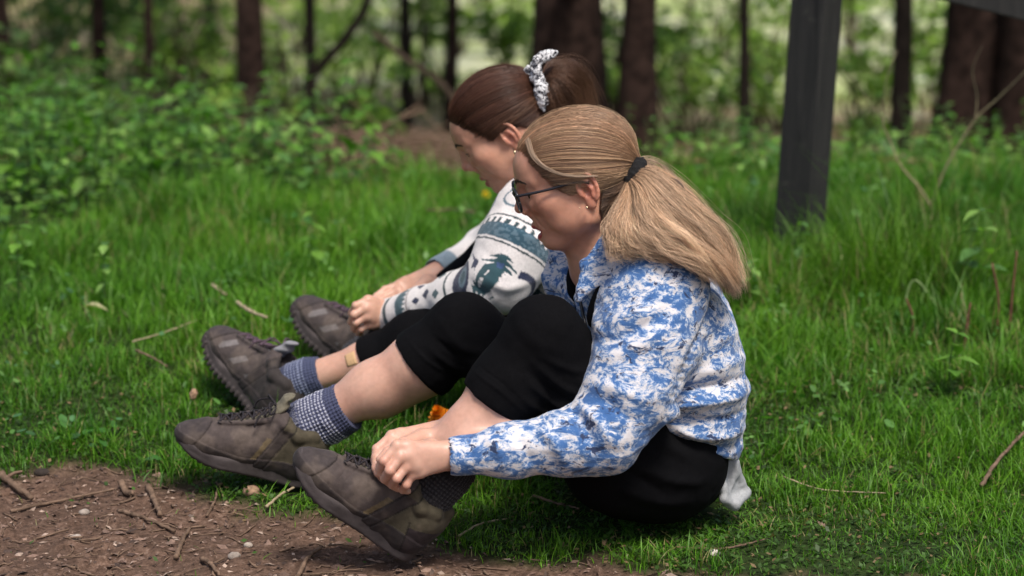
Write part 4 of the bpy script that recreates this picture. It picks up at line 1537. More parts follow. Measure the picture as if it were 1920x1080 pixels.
# ---- hair
def hair_flow(name, parent, o, ax, sc, hc, hr, hairline, tie, n, base, var, seed, width=.00036, flya=0.0):
    """strands combed back from the hairline over the skull to the tie"""
    r = np.random.default_rng(seed)
    hl = np.array(hairline)
    sl = r.random(n)
    side = np.where(r.random(n) < .5, 1.0, -1.0)
    P0 = spline(hl, 400)[(sl * 399).astype(int)]
    P0[:, 1] *= side
    P0 += r.normal(0, .0034, P0.shape)
    hc = np.array(hc); hr = np.array(hr); tie = np.array(tie)
    d0 = (P0 - hc) / hr; d0 /= np.linalg.norm(d0, axis=1, keepdims=True)
    dT = (tie - hc) / hr; rT = np.linalg.norm(dT); dT = dT / rT
    f0 = np.where(r.random(n) < .5, r.random(n) * .06, r.random(n) ** 1.0 * .7)
    m = 14
    tt = np.linspace(0, 1, m)[None, :] * (1 - f0[:, None]) + f0[:, None]
    way = np.stack([np.zeros(n), d0[:, 1] * 1.15, np.maximum(d0[:, 2], 0) * .9 + .12 * (d0[:, 0] > -.2)], 1)
    far = sstep(.2, -.9, d0 @ dT)[:, None]
    way = way * far * 1.25
    e_ = (3 * tt ** 2 - 2 * tt ** 3)[..., None]
    D = (1 - e_) * d0[:, None] + e_ * dT + (4 * tt * (1 - tt))[..., None] * way[:, None]
    D /= np.linalg.norm(D, axis=2, keepdims=True)
    # sag of the side hair
    sag = np.sin(tt * np.pi)[..., None] * np.array([0, 0, -.07]) * (1 - np.abs(D[..., 2:3]))
    D = D + sag
    # wave
    key = np.stack([sl * 9 + side * 20, np.zeros(n), np.zeros(n)], 1)
    lock = vn(key * 3.1, 1, seed) * .6 + vn(key * 9, 1, seed + 3) * .5
    D /= np.linalg.norm(D, axis=2, keepdims=True)
    lay = r.random(n)
    rad = 1 + (.021 * lock[:, None] + .020 * lay[:, None] - .012) * np.sin(np.clip(tt, 0, 1) * np.pi) ** .5
    rad = rad + .004 * np.sin(tt * 9 + sl[:, None] * 40)
    rad = rad + flya * np.sin(tt * np.pi) * r.random((n, 1)) * (1 + .5 * np.sin(tt * 6 + 9 * r.random((n, 1))))
    rad = rad - np.maximum(0, tt - .8) / .2 * (1 - rT * 1.0) * .9 * 1.0
    rad = np.where(tt < .12, rad - (.12 - tt) * .22, rad)
    Pl = hc + D * hr * rad[..., None]
    # gather to the tie at the end
    e = sstep(.78, 1.0, tt)[..., None]
    gat = tie + (D - dT) * np.array([.012, .020, .020])
    gat = gat + r.normal(0, .003, (n, 1, 3))
    Pl = Pl * (1 - e) + gat * e
    Pw = o + (Pl * sc) @ ax.T
    rr = width * (.7 + .6 * r.random(n))[:, None] * (1 - .5 * np.abs(tt - .5))
    v, q, t = tubes(Pw, rr, 3)
    me = mesh_np(name, v, q, t)
    shade = 1 + var * (lock * .5 + r.normal(0, .4, n))
    c = np.clip(np.array(base)[None] * np.clip(shade, .35, 2.2)[:, None], 0, 1)
    # lighter threads
    l2 = (r.random(n) < .12)[:, None]
    c = np.where(l2, np.clip(c * 1.7, 0, 1), c)
    set_col(me, np.repeat(c, m * 3, 0))
    ob = link(name, me, hair_m)
    child_of(ob, parent)
    return ob


def hair_tail(name, parent, guides, n, base, tipcol, var, seed, width=.00029, spread=.012, wave=.004, frizz=.0, m=22, lockoff=.008):
    r = np.random.default_rng(seed)
    G = np.array([spline(g, m) for g in guides])          # (k,m,3)
    k = len(G)
    u = r.random(n) * (k - 1)
    i = np.minimum(u.astype(int), k - 2); f = (u - i)[:, None, None]
    f = f * f * (3 - 2 * f) * .7 + f * .3
    P = G[i] * (1 - f) + G[i + 1] * f
    t = np.linspace(0, 1, m)[None, :]
    key = np.stack([u * 2.3, np.full(n, seed), np.zeros(n)], 1)
    lockid = np.floor(u * 6)
    lay_ = np.floor(r.random(n) * 3)
    lock = vn(np.stack([u * 4.5, lay_ * 3.3, u * 0], 1), 1, seed) * 1.2
    f = f
    off = r.normal(0, 1, (n, 1, 3)) * spread * (.15 + .85 * np.minimum(1, t[..., None] * 2.2))
    off *= np.array([.55, 1.0, .55])
    ph = lock * 5
    wv = np.stack([np.sin(t * 8 + ph[:, None]), .6 * np.cos(t * 7 + ph[:, None] * 1.3), np.cos(t * 9 + ph[:, None] * 1.7)], -1) * wave * np.minimum(1, t[..., None] * 1.6)
    lv = np.stack([vn(np.stack([u * 3.7 + a_ * 9, lay_ * 5.1, u * 0], 1), 1, seed + a_) for a_ in (1, 2, 3)], -1)
    P = P + off + wv + lv[:, None, :] * lockoff * np.minimum(1, t[..., None] * 1.5)
    if frizz: P = P + np.cumsum(r.normal(0, frizz, P.shape), 1) * t[..., None] ** 2
    # strands have different lengths
    L = 1.02 - .42 * r.random(n) ** 2.2
    ts = np.clip(t * L[:, None], 0, 1) * (m - 1)
    i0 = np.minimum(ts.astype(int), m - 2); ff = (ts - i0)[..., None]
    ar = np.arange(n)[:, None]
    P = P[ar, i0] * (1 - ff) + P[ar, i0 + 1] * ff
    rr = width * (.7 + .6 * r.random(n))[:, None] * np.linspace(1.1, .5, m)[None]
    v, q, tr = tubes(P, rr, 3)
    me = mesh_np(name, v, q, tr)
    shade = 1 + var * (lock * .6 + r.normal(0, .35, n))
    c0 = np.array(base); c1 = np.array(tipcol)
    c = (c0 * (1 - t[..., None]) + c1 * t[..., None]) * np.clip(shade, .3, 2.2)[:, None, None]
    set_col(me, np.repeat(np.clip(c, 0, 1).reshape(-1, 3), 3, 0))
    ob = link(name, me, hair_m)
    child_of(ob, parent)
    return ob


def hair_cap(name, parent, o, ax, sc, hc, hr, col, front, low):
    """the mass of hair under the strands"""
    s = Sdf(); s.frame(o, ax, sc)
    s.ell(hc, np.array(hr) * .935, .01)
    # trim: forehead/face plane and below the ears
    for p, nrm in front:
        p, nrm = np.array(p), unit(nrm)
        s.fn(lambda x, y, z, p=p, nn=nrm: -((x - p[0]) * nn[0] + (np.abs(y) - p[1]) * nn[1] + (z - p[2]) * nn[2]), (-.2, -.2, -.2), (.2, .2, .25), .012, cut=True)
    return sdf_obj(name, s, .0025 * sc, hair_m, parent, 2, col=lambda v: np.tile(np.array(col), (len(v), 1)))


def body_bvh(v, q, c, r):
    from mathutils.bvhtree import BVHTree
    near = np.linalg.norm(v - c, axis=1) < r
    qs = q[near[q].all(1)]
    ids = np.unique(qs)
    return BVHTree.FromPolygons([tuple(p) for p in v[ids]], np.searchsorted(ids, qs).tolist())


def eyebrow(parent, o, ax, sc, q, col, bv, z0=.0385):
    """short hairs set on the brow itself"""
    r = np.random.default_rng(5)
    n = 150
    u = r.random(n)
    paths = []
    for k in range(n):
        a = R_(6 + 36 * u[k])
        z = z0 + .0045 * math.sin(u[k] * 2.6) - .003 * u[k] + r.normal(0, .0017) * (1 - .6 * u[k])
        for i in range(1):
            src = o + ax @ (np.array((.045 + .1 * math.cos(a), q * (.1 * math.sin(a)), z)) * sc)
            dr = -(ax @ np.array((math.cos(a), q * math.sin(a), 0)))
            hit = bv.ray_cast(Vector(src), Vector(dr))
            if hit[0] is None: continue
            p0 = np.array(hit[0]) - dr * .0003
            t = ax @ np.array((-math.sin(a) * .8, q * math.cos(a) * .8, .35 - .5 * u[k]))
            paths.append([p0 + t * .0065 * f - dr * .0006 * math.sin(f * 3) for f in (0, .33, .66, 1)])
    if not paths: return
    v, qd, t = tubes(np.array(paths), np.full((len(paths), 4), .00055), 3)
    me = mesh_np('eyebrow', v, qd, t)
    set_col(me, np.tile(np.array(col), (len(v), 1)))
    child_of(link('eyebrow', me, hair_m), parent)


def eyes(parent, o, ax, sc, down=.5):
    for q in (1, -1):
        c = V(.0785, q * .0315, .0195)
        s = Sdf(); s.frame(o, ax, sc); s.sph(c, .0127)
        e = sdf_obj('eyeball', s, .0016, eye_white, parent, 1)
        dirv = unit((1, 0, -.25 - .3 * down))
        s = Sdf(); s.frame(o, ax, sc); s.ell(c + dirv * .0108, (.0036, .0082, .0082), .001)
        child_of(sdf_obj('iris', s, .0012, iris_m, None, 1), e)
        # lashes
        th = np.linspace(-1, 1, 13)
        P = np.array([(.0785 + .0142 * math.cos(t * .95), q * .0315 + .0135 * math.sin(t * .95), .0195 - .0035 + .003 * (1 - t * t) * .6) for t in th])
        Pw = o + (P * sc) @ ax.T
        tube_obj('eyelashes', Pw, .0009, lash_m, parent, 5)


lash_m = simple('lash', (.012, .008, .007), rough=.7, bump=0)


# ---- boots
def boot(parent, name, heel, toe_dir, up, side, style, label=None, ankle=None):
    """heel: back bottom of the sole in the world; side=+1 shows its left side at local +y"""
    f = unit(toe_dir); u = unit(up - np.dot(up, f) * f); l = np.cross(u, f)
    if ankle is not None: heel = ankle - f * .056 - u * .088      # the foot fills the boot
    ax = np.stack([f, l, u], 1)
    chunky = style == 'lugged'
    root = None
    s = Sdf(); s.frame(heel, ax)
    # upper
    s.ell((.222, 0, .044), (.055, .0425, .0295), .01)
    s.rc((.20, .002, .050), (.105, 0, .081), .0335, .036, .03)
    s.rc((.15, .0, .046), (.06, 0, .046), .0415, .036, .03)
    s.rc((.042, 0, .045), (.043, 0, .082), .036, .037, .03)
    s.rc((.045, 0, .083), (.088, 0, .106), .038, .036, .025)
    s.chain([(.010, 0, .075), (.006, 0, .112)], [.010, .008], .012)           # heel tab
    s.rc((.052, 0, .090), (.066, 0, .20), .031, .038, .005, cut=True)        # opening
    s.rc((.196, 0, .0915), (.100, 0, .1265), .012, .016, .008, cut=True)       # lacing trough
    for yy in (1, -1):
        s.chain([(.030, yy * .030, .108), (.060, yy * .040, .104), (.090, yy * .034, .118), (.108, yy * .017, .128)], [.0075, .008, .007, .006], .008)
        s.chain([(.205, yy * .016, .086), (.155, yy * .021, .102), (.108, yy * .022, .121)], [.0045, .005, .0055], .004)

    # seams and overlays, as offsets of the surface: signed distance to slanted lines in the side view
    def panels(L):
        x, y, z = L.T
        toe = (x - .238 + .55 * (z - .05))                      # toe cap
        mid = -(x - .120 + .42 * (z - .05))                     # rear part, ankle panel
        mid2 = -(x - .098 + .42 * (z - .05))
        heelc = -(x - .052 - .35 * (z - .05))
        rand = .046 + .006 * np.sin(x * 30) - z
        low = (.074 - .25 * (x - .03) - z)
        return toe, mid, mid2, heelc, rand, low

    pc = {'brown': ((.064, .050, .047), (.062, .052, .034), (.045, .036, .036)),
          'lugged': ((.062, .049, .047), (.036, .030, .029), (.045, .036, .037))}[style]

    def colf(v):
        L = (v - heel) @ ax
        x, y, z = L.T
        n = fbm(L, 40, 3, 4) * .5
        c = np.tile(np.array(pc[0]), (len(v), 1))
        toe, mid, mid2, heelc, rand, low = panels(L)
        c = np.where((mid > 0)[:, None], np.array(pc[1]), c)
        c = np.where((toe > 0)[:, None], np.array(pc[2]), c)
        c = np.where((rand > 0)[:, None], np.array(pc[2]) * .62, c)
        band = ((mid > 0) & (mid2 < 0) & (rand < 0) & (z < .112))[:, None]
        c = np.where(band, np.array(pc[0]) * .7, c)
        if style == 'brown':
            st = ((mid > -.012) & (mid < -.002) & (z < .088) & (rand < 0))[:, None]
            c = np.where(st, np.array((.135, .100, .055)), c)
            hc_ = ((heelc > 0) & (low > 0))[:, None]
            c = np.where(hc_, np.array((.030, .022, .024)), c)
        else:
            k1 = (x + .8 * z) % .050
            st = ((k1 < .016) & (z > .052) & (z < .082) & (x > .115) & (x < .215))[:, None]
            c = np.where(st, np.array((.15, .135, .135)), c)
        seam = (np.minimum.reduce([np.abs(toe), np.abs(mid), np.abs(mid2), np.where(low > -.01, np.abs(heelc), 1)]) < .0013)[:, None]
        c = np.where(seam, c * .35, c)
        # dust and scuffs
        d = sstep(-.1, .6, fbm(L, 25, 4, 9))[:, None] * .22
        return c * (1 - d) + np.array((.20, .155, .12)) * d

    def bdisp(v, n):
        L = (v - heel) @ ax
        toe, mid, mid2, heelc, rand, low = panels(L)
        h_ = fbm(L, 45, 3, 3) * .0010 + fbm(L * np.array([1, .5, .5]), 55, 2, 5) * .0009 * sstep(.2, .17, L[:, 0]) * sstep(.08, .12, L[:, 0])
        for e_, a_ in ((toe, .0016), (mid, .0018), (mid2, .0012), (rand, .0016)):
            h_ = h_ + a_ * sstep(-.0008, .0014, e_)
        for e_ in (toe, mid, mid2):
            h_ = h_ - .0012 * np.exp(-(e_ / .0016) ** 2)
        # creases over the flex of the toes
        h_ = h_ - .0014 * np.exp(-((np.sin((L[:, 0] - .2 + .3 * L[:, 2]) * 260)) / .35) ** 2) * np.exp(-((L[:, 0] - .195) / .016) ** 2) * sstep(.06, .075, L[:, 2])
        return v + n * h_[:, None]
    b = sdf_obj(name, s, .0019, boot_m, parent, 1, col=colf,
                disp=bdisp)
    if label: b['label'] = label
    # sole
    s2 = Sdf(); s2.frame(heel, ax)

    def sole_f(x, y, z, z0=0.0, th=.017, grow=0.0):
        d1 = np.sqrt((x - .042) ** 2 + y ** 2) - .0375
        d = d1
        prev = (.042, 0, .0375)
        for c in ((.11, 0, .036), (.185, .002, .0465), (.232, -.001, .0445)):
            ab = np.array((c[0] - prev[0], c[1] - prev[1]))
            t = np.clip(((x - prev[0]) * ab[0] + (y - prev[1]) * ab[1]) / (ab @ ab), 0, 1)
            dd = np.sqrt((x - prev[0] - t * ab[0]) ** 2 + (y - prev[1] - t * ab[1]) ** 2) - (prev[2] + (c[2] - prev[2]) * t)
            d = np.minimum(d, dd); prev = c
        d = d - grow
        zc = z0 + .019 + .030 * np.clip((x - .19) / .09, 0, 1) ** 2 + .006 * np.clip((.06 - x) / .06, 0, 1) * 0
        tk = th - .004 * np.clip((x - .08) / .1, 0, 1)
        q1 = np.maximum(d + .006, 0); q2 = np.maximum(np.abs(z - zc) - tk + .006, 0)
        return np.minimum(np.maximum(d + .006, np.abs(z - zc) - tk + .006), 0) + np.sqrt(q1 * q1 + q2 * q2) - .006
    s2.fn(lambda x, y, z: sole_f(x, y, z), (-.01, -.06, -.01), (.29, .06, .10), .003)
    s2.fn(lambda x, y, z: sole_f(x, y, z, z0=.0125, th=.0035, grow=.0028), (-.015, -.06, -.01), (.29, .06, .10), .003)
    # grooves in the side of the midsole and lugs under it
    for yy in (1, -1):
        s2.chain([(.005, yy * .037, .018), (.06, yy * .041, .024), (.12, yy * .041, .016)], [.003, .003, .002], .003, cut=True)
        s2.chain([(.14, yy * .048, .014), (.20, yy * .052, .016), (.25, yy * .043, .030)], [.002, .0025, .002], .003, cut=True)
    xs = np.arange(.008, .272, .0135)
    for i, xx in enumerate(xs):
        z = .030 * max(0, (xx - .19) / .09) ** 2 + (.004 if xx > .08 else .002)
        hw = np.interp(xx, [0, .042, .11, .185, .232, .276], [.02, .0375, .036, .0465, .0445, .01])
        for yy in (1, -1):
            if chunky:
                s2.rc((xx, yy * (hw - .002), z + .001), (xx + .003, yy * (hw - .016), z), .0046, .0045, .0015)
                s2.rc((xx, yy * (hw + .0005), z), (xx, yy * (hw + .0015), z + .008), .0040, .0030, .002)
            else:
                s2.rc((xx, yy * (hw - .006), z + .0028), (xx + .003, yy * (hw - .02), z + .002), .0038, .0042, .002)
    if chunky:
        for a in np.linspace(-70, 70, 9):
            a = R_(a)
            c = (.232 + .047 * math.cos(a), .0465 * math.sin(a), .030 * (.042 * math.cos(a) + .04) / .09 + .003)
            s2.rc(c, (c[0] + .001 * math.cos(a), c[1] + .001 * math.sin(a), c[2] + .012), .0042, .0032, .002)
    so = sdf_obj('sole', s2, .0022, rubber, None, 1)
    child_of(so, b)
    # tongue and padded collar lining
    s3 = Sdf(); s3.frame(heel, ax)
    s3.chain([(.185, 0, .082), (.150, 0, .094), (.115, 0, .114), (.104, 0, .138), (.098, 0, .160)], [.014, .017, .018, .019, .017], .006, flat=(.55, 0, .83), fs=.32)
    child_of(sdf_obj('tongue', s3, .0022, tongue_m if style == 'brown' else lining_m, None, 1), b)
    W = lambda p: heel + ax @ np.asarray(p, float)
    # laces: rungs across the throat, eyelet rings, a bow
    lm = lace_m if style == 'brown' else lace2_m
    eye = [(.206, .084), (.187, .0905), (.168, .098), (.149, .1065), (.130, .116), (.112, .127)]
    for i, (ex, ez) in enumerate(eye):
        ez += .002
        for yy in (1, -1):
            th = np.linspace(0, 2 * np.pi, 9)
            ring = [W((ex + .0042 * math.cos(t), yy * (.0185 + .003 * math.sin(t)), ez + .0022 + .002 * math.cos(t))) for t in th]
            child_of(tube_obj('eyelet', ring, .0011, metal_dark, None, 5, 16), b)
        nx = eye[min(i + 1, 5)]
        a, c = W((ex, .018, ez + .003)), W((ex, -.018, ez + .003))
        mid = W((ex - .001, 0, ez + .0085))
        child_of(tube_obj('lace', [a, a * .5 + mid * .5 + u * .001, mid, c * .5 + mid * .5 + u * .001, c], .0021, lm, None, 6, 14), b)
        if i < 5:
            for sg in (1, -1):
                a, c = W((ex, .018 * sg, ez + .004)), W((nx[0], -.018 * sg, nx[1] + .004))
                mid = (a + c) / 2 + u * .0045
                child_of(tube_obj('lace', [a, mid, c], .0019, lm, None, 6, 10), b)
    if style == 'brown' or True:
        k = W((.112, 0, .140))
        for sg in (1, -1):
            child_of(tube_obj('lace', [k, k + f * .016 + l * sg * .020 + u * .008, k + f * .012 + l * sg * .042 - u * .004, k + f * .004 + l * sg * .024 - u * .002, k], .0019, lm, None, 6, 22), b)
            child_of(tube_obj('lace', [k, k + f * .012 + l * sg * .016 + u * .004, k + f * .03 + l * sg * .040 - u * .014, k + f * .034 + l * sg * .046 - u * .035], .0018, lm, None, 6, 18), b)
    return b




# ---- socks
def sock(parent, pts, rad, c0, c1, seed, label=None, ribs=True):
    s = Sdf()
    s.chain(pts, rad, .015)
    P = np.array(pts); A = P[0]; B_ = P[-1]
    d0 = unit(P[1] - P[0])
    s.fn(lambda x, y, z: ((x - A[0]) * d0[0] + (y - A[1]) * d0[1] + (z - A[2]) * d0[2]) + 0 * x, tuple(A - .08), tuple(A + .08), .003, cut=True)
    seg = np.linalg.norm(np.diff(P, axis=0), axis=1); cum = np.concatenate([[0], np.cumsum(seg)])

    def param(v):
        best = np.full(len(v), 1e9); tt = np.zeros(len(v)); vec = np.zeros_like(v)
        for i in range(len(P) - 1):
            ab = P[i + 1] - P[i]
            t = np.clip(((v - P[i]) @ ab) / (ab @ ab), -.3 if i == 0 else 0, 1.3 if i == len(P) - 2 else 1)
            d = v - P[i] - t[:, None] * ab
            dd = (d * d).sum(1)
            m = dd < best
            best = np.where(m, dd, best); tt = np.where(m, cum[i] + t * seg[i], tt); vec[m] = d[m]
        axd = unit(B_ - A); e1 = unit(np.cross(axd, (0, 1, .2))); e2 = np.cross(axd, e1)
        return tt, np.arctan2(vec @ e2, vec @ e1)

    def disp(v, n):
        t, a = param(v)
        return v + n * ((np.cos(a * 44) * .0009 + np.cos(t / .0068 * 2 * np.pi) * .0008 + fbm(v, 60, 3, seed) * .0015))[:, None]

    def col(v):
        t, a = param(v)
        ring = (np.cos(t / .0068 * 2 * np.pi + .5 * vn(v, 60, 2)) > .05) & (t > .022) & (t < .085)
        rib = np.cos(a * 44) > -.35
        c = np.tile(np.array(c0), (len(v), 1))
        c = np.where((ring & rib)[:, None], np.array(c1), c)
        mel = (vn(v, 700, seed) > .35)[:, None] & (t > .085)[:, None]
        return np.where(mel, np.array(c1) * .6, c)
    o = sdf_obj('sock', s, .0016, sock_m, parent, 0, disp=disp, col=col)
    if label: o['label'] = label
    return o


# ---- cloth folds: ridges and valleys laid along lines on the near side of a garment
def folds(v, n, lines, Y=None):
    for pts, wd, amp in lines:
        P = spline([at(*p) for p in pts], 24)
        best = np.full(len(v), 1e9); tb = np.zeros(len(v))
        for i in range(23):
            ab = P[i + 1] - P[i]
            t = np.clip(((v - P[i]) @ ab) / (ab @ ab + 1e-12), 0, 1)
            d = v - P[i] - t[:, None] * ab
            d[:, 1] *= .06
            dd = (d * d).sum(1)
            m = dd < best
            best[m] = dd[m]; tb[m] = (i + t[m]) / 23
        env = np.sin(np.clip(tb, .04, .96) * np.pi) ** .6
        v = v + n * (amp * env * np.exp(-best / wd ** 2) * (n[:, 1] < .25))[:, None]
    return v
# ------------------------------------------------------------------ person with the long fair ponytail
GZ = lambda Y: .09 * float(sstep(4.2, 5.5, Y))


def build_blonde():
    root = empty('person', at(1235, 970, 4.20))
    tag(root, 'person with fair ponytail, black glasses and blue and white fleece, tying a boot', 'person')
    ax = head_frame(18, -1, 0); sc = 1.03
    ear = at(1100, 357, 4.035)
    o = ear - ax @ V(-.004, .0735, .0) * sc

    # ---- body
    s = Sdf()
    s.frame(o, ax, sc)
    head_sdf(s, mouth_open=.0055, lid=.6)
    s.frame()
    # neck
    nb = at(1165, 500, 4.17)
    s.rc(o + ax @ V(-.028, 0, -.02), nb, .052, .058, .03)
    s.rc(o + ax @ V(.015, 0, -.055), at(1120, 500, 4.15), .040, .05, .03)
    # trunk (under the clothes)
    sp = [at(1165, 500, 4.17), at(1220, 590, 4.18), at(1265, 700, 4.2), at(1245, 830, 4.2)]
    for dy in (-.07, .07):
        s.chain([p + V(0, dy, 0) for p in sp], [.06, .075, .075, .085], .05)
    # near arm: forearm and hand
    sh, el, wr = at(1225, 560, 4.03), at(1120, 818, 3.93), at(853, 853, 3.895)
    s.chain([sh, el], [.045, .036], .03)
    s.chain([el, el * .4 + wr * .6, wr], [.037, .032, .0245], .02)
    hand(s, (at(838, 843, 3.89), at(836, 866, 3.89)),
         [at(745, 836, 3.862), at(751, 856, 3.855), at(762, 874, 3.858), at(774, 888, 3.866)],
         [[at(720, 864, 3.850), at(709, 886, 3.868), at(717, 897, 3.888)],
          [at(731, 882, 3.842), at(721, 898, 3.862), at(732, 907, 3.884)],
          [at(744, 897, 3.846), at(735, 909, 3.868), at(746, 916, 3.886)],
          [at(762, 909, 3.862), at(755, 919, 3.880), at(765, 921, 3.894)]],
         [at(808, 838, 3.905), at(765, 846, 3.925), at(735, 868, 3.935), at(716, 886, 3.930)])
    # far forearm (passing between the shins) and hand
    wf = at(845, 805, 4.03)
    s.chain([at(1150, 700, 4.32), at(1060, 760, 4.16), wf], [.042, .036, .0245], .02)
    hand(s, (at(812, 806, 4.0), at(812, 828, 3.99)),
         [at(735, 818, 3.955), at(735, 833, 3.942), at(742, 846, 3.935), at(752, 858, 3.935)],
         [[at(707, 842, 3.935), at(703, 864, 3.922), at(712, 880, 3.915)],
          [at(706, 858, 3.920), at(705, 878, 3.908), at(716, 892, 3.905)],
          [at(716, 872, 3.912), at(714, 890, 3.906), at(724, 900, 3.905)],
          [at(728, 882, 3.915), at(726, 898, 3.91), at(734, 905, 3.91)]],
         [at(795, 820, 3.965), at(757, 832, 3.925), at(728, 848, 3.905), at(714, 862, 3.895)])
    # near leg
    hip, kn, an = at(1215, 868, 4.10), at(1018, 625, 3.99), at(802, 925, 3.96)
    s.chain([hip, kn], [.065, .050], .03)
    s.chain([kn, at(950, 722, 3.985), at(880, 815, 3.975), an], [.050, .0545, .046, .035], .03)
    s.rc(at(962, 745, 4.0), at(905, 815, 3.99), .047, .036, .03)
    # far leg
    hipf, knf, anf = at(1195, 860, 4.31), at(868, 616, 4.36), at(575, 800, 4.39)
    s.chain([hipf, knf], [.065, .050], .03)
    s.chain([knf, at(790, 676, 4.365), at(700, 728, 4.375), anf], [.050, .0525, .046, .034], .03)
    s.rc(at(800, 695, 4.38), at(725, 745, 4.385), .046, .034, .03)
    v, q = s.mesh(.0021)
    v = taubin(v, q, 1)
    L = head_local(v, o, ax, sc)
    c = np.tile(np.array(SKIN_A), (len(v), 1))
    c *= 1 + (.07 * fbm(v, 26, 4, 2))[:, None] * np.array([.6, 1, 1.1]) + (.05 * fbm(v, 180, 2, 5))[:, None]
    hw = sstep(.25, .13, np.linalg.norm(L, axis=1))[:, None] * (L[:, 0] > -.2)[:, None]
    c = c * (1 - hw) + face_tint(c * np.array([.98, .86, .78]), L, (.38, .055, .06)) * hw
    # reddish knuckles
    for p in ((720, 864, 3.85), (731, 882, 3.842), (744, 897, 3.846), (762, 909, 3.862), (751, 856, 3.855), (762, 874, 3.858), (774, 888, 3.866)):
        dd = np.exp(-((v - at(*p)) ** 2).sum(1) / .009 ** 2)[:, None]
        c = c * (1 - dd * np.array([.02, .22, .25]))
    me = mesh_np('body', v, q); set_col(me, c)
    child_of(link('body', me, skin), root)
    eyes(root, o, ax, sc, .6)
    bv = body_bvh(v, q, o, .16)
    eyebrow(root, o, ax, sc, 1, (.045, .026, .018), bv); eyebrow(root, o, ax, sc, -1, (.045, .026, .018), bv)

    # ---- leggings
    s = Sdf()
    for dy in (-.075, .075):
        s.ell(at(1248, 846, 4.2) + V(0, dy, 0), (.103, .105, .098), .05)
    s.rc(at(1262, 770, 4.2) + V(0, -.05, 0), at(1262, 770, 4.2) + V(0, .05, 0), .085, .085, .05)
    s.chain([at(1225, 856, 4.10), at(1110, 742, 4.035), kn], [.099, .079, .0605], .04)
    s.chain([kn, at(950, 722, 3.985), at(880, 815, 3.975)], [.0605, .0590, .053], .03)
    s.rc(at(962, 745, 4.0), at(905, 815, 3.99), .0535, .044, .03)
    s.chain([at(1200, 852, 4.31), at(1030, 745, 4.34), knf], [.099, .079, .0605], .04)
    s.chain([knf, at(790, 676, 4.365), at(700, 728, 4.375)], [.0600, .0575, .053], .03)
    s.rc(at(800, 695, 4.38), at(725, 745, 4.385), .052, .042, .03)
    for (k2, cf) in ((kn, at(918, 766, 3.985)), (knf, at(772, 690, 4.367))):
        d = unit(cf - k2)
        cut = cf - d * .012
        s.fn(lambda x, y, z, cut=cut, d=d: -((x - cut[0]) * d[0] + (y - cut[1]) * d[1] + (z - cut[2]) * d[2]) + 0 * x,
             tuple(cf - .14), tuple(cf + .14), .002, cut=True)

    s.chain([at(1235, 866, 4.10), at(1150, 862, 4.06), at(1075, 790, 4.03)], [.090, .080, .062], .05)
    s.chain([at(1306, 903, 4.2), at(1165, 910, 4.11)], [.047, .047], .04)
    s.chain([at(1306, 898, 4.26), at(1165, 900, 4.31)], [.047, .047], .04)
    s.chain([at(1215, 862, 4.31), at(1120, 845, 4.32)], [.092, .075], .05)

    def ldisp(v, n):
        v = v + n * (fbm(v, 22, 3, 5) * .0022)[:, None]
        return folds(v, n, [([(1000, 680, 3.93), (1050, 720, 3.95), (1095, 735, 3.98)], .007, .006), ([(985, 710, 3.93), (1030, 752, 3.95), (1075, 770, 3.98)], .006, .006),
                            ([(990, 695, 3.93), (1040, 737, 3.95), (1085, 753, 3.98)], .005, -.004), ([(1010, 665, 3.93), (1070, 690, 3.95), (1110, 690, 3.98)], .007, .004),
                            ([(960, 590, 3.93), (1000, 640, 3.92), (1060, 660, 3.95)], .012, .003), ([(975, 740, 3.93), (1010, 770, 3.95), (1050, 790, 3.98)], .006, .004),
                            ([(1080, 700, 3.95), (1150, 790, 3.99)], .010, .005),
                            ([(884, 696, 3.95), (935, 728, 3.93), (982, 766, 3.95)], .0035, .0022), ([(890, 684, 3.95), (942, 717, 3.93), (992, 757, 3.95)], .0022, -.0016),
                            ([(1190, 860, 4.0), (1260, 890, 4.03), (1320, 890, 4.06)], .010, .007), ([(1150, 900, 4.0), (1230, 930, 4.03), (1310, 930, 4.06)], .012, .006),
                            ([(1230, 820, 4.0), (1290, 850, 4.05)], .009, .006), ([(1170, 870, 4.0), (1240, 910, 4.03)], .008, -.004),
                            ([(830, 610, 4.3), (865, 650, 4.3), (900, 660, 4.3)], .009, .004), ([(800, 650, 4.3), (850, 690, 4.3), (880, 700, 4.3)], .007, .005), ([(815, 635, 4.3), (860, 672, 4.3)], .006, -.004),
                            ([(760, 638, 4.3), (800, 676, 4.3), (836, 702, 4.3)], .0035, .002)])
    sdf_obj('leggings', s, .003, black_cloth, root, 1, disp=ldisp)
    # hem seams
    for (p, r0, dd) in ((at(930, 748, 3.985), .0618, unit(at(918, 766, 3.985) - kn)),):
        pass

    # ---- marbled fleece
    s = Sdf()
    tor = [(1190, 528, 4.185, .060), (1228, 590, 4.19, .099), (1256, 670, 4.2, .107), (1268, 750, 4.2, .099), (1284, 815, 4.2, .081)]
    for dy in (-.068, .068):
        s.chain([at(*p[:3]) + V(0, dy, 0) for p in tor], [p[3] for p in tor], .07)
    s.rc(at(1172, 592, 4.125), at(1195, 690, 4.12), .066, .082, .06)          # front of the chest
    s.rc(at(1155, 585, 4.26), at(1175, 690, 4.26), .075, .085, .06)
    s.rc(at(1082, 520, 4.275), at(1110, 620, 4.265), .030, .06, .05)           # far chest panel
    s.rc(at(1190, 510, 4.10), at(1235, 552, 4.03), .060, .075, .06)          # shoulder
    # near sleeve
    slv = [(1232, 552, 4.03, .078), (1212, 640, 3.99, .081), (1180, 735, 3.95, .072), (1132, 815, 3.925, .063), (1060, 832, 3.91, .050), (960, 844, 3.90, .0405), (862, 854, 3.895, .034)]
    s.chain([at(*p[:3]) for p in slv], [p[3] for p in slv], .05, .03)
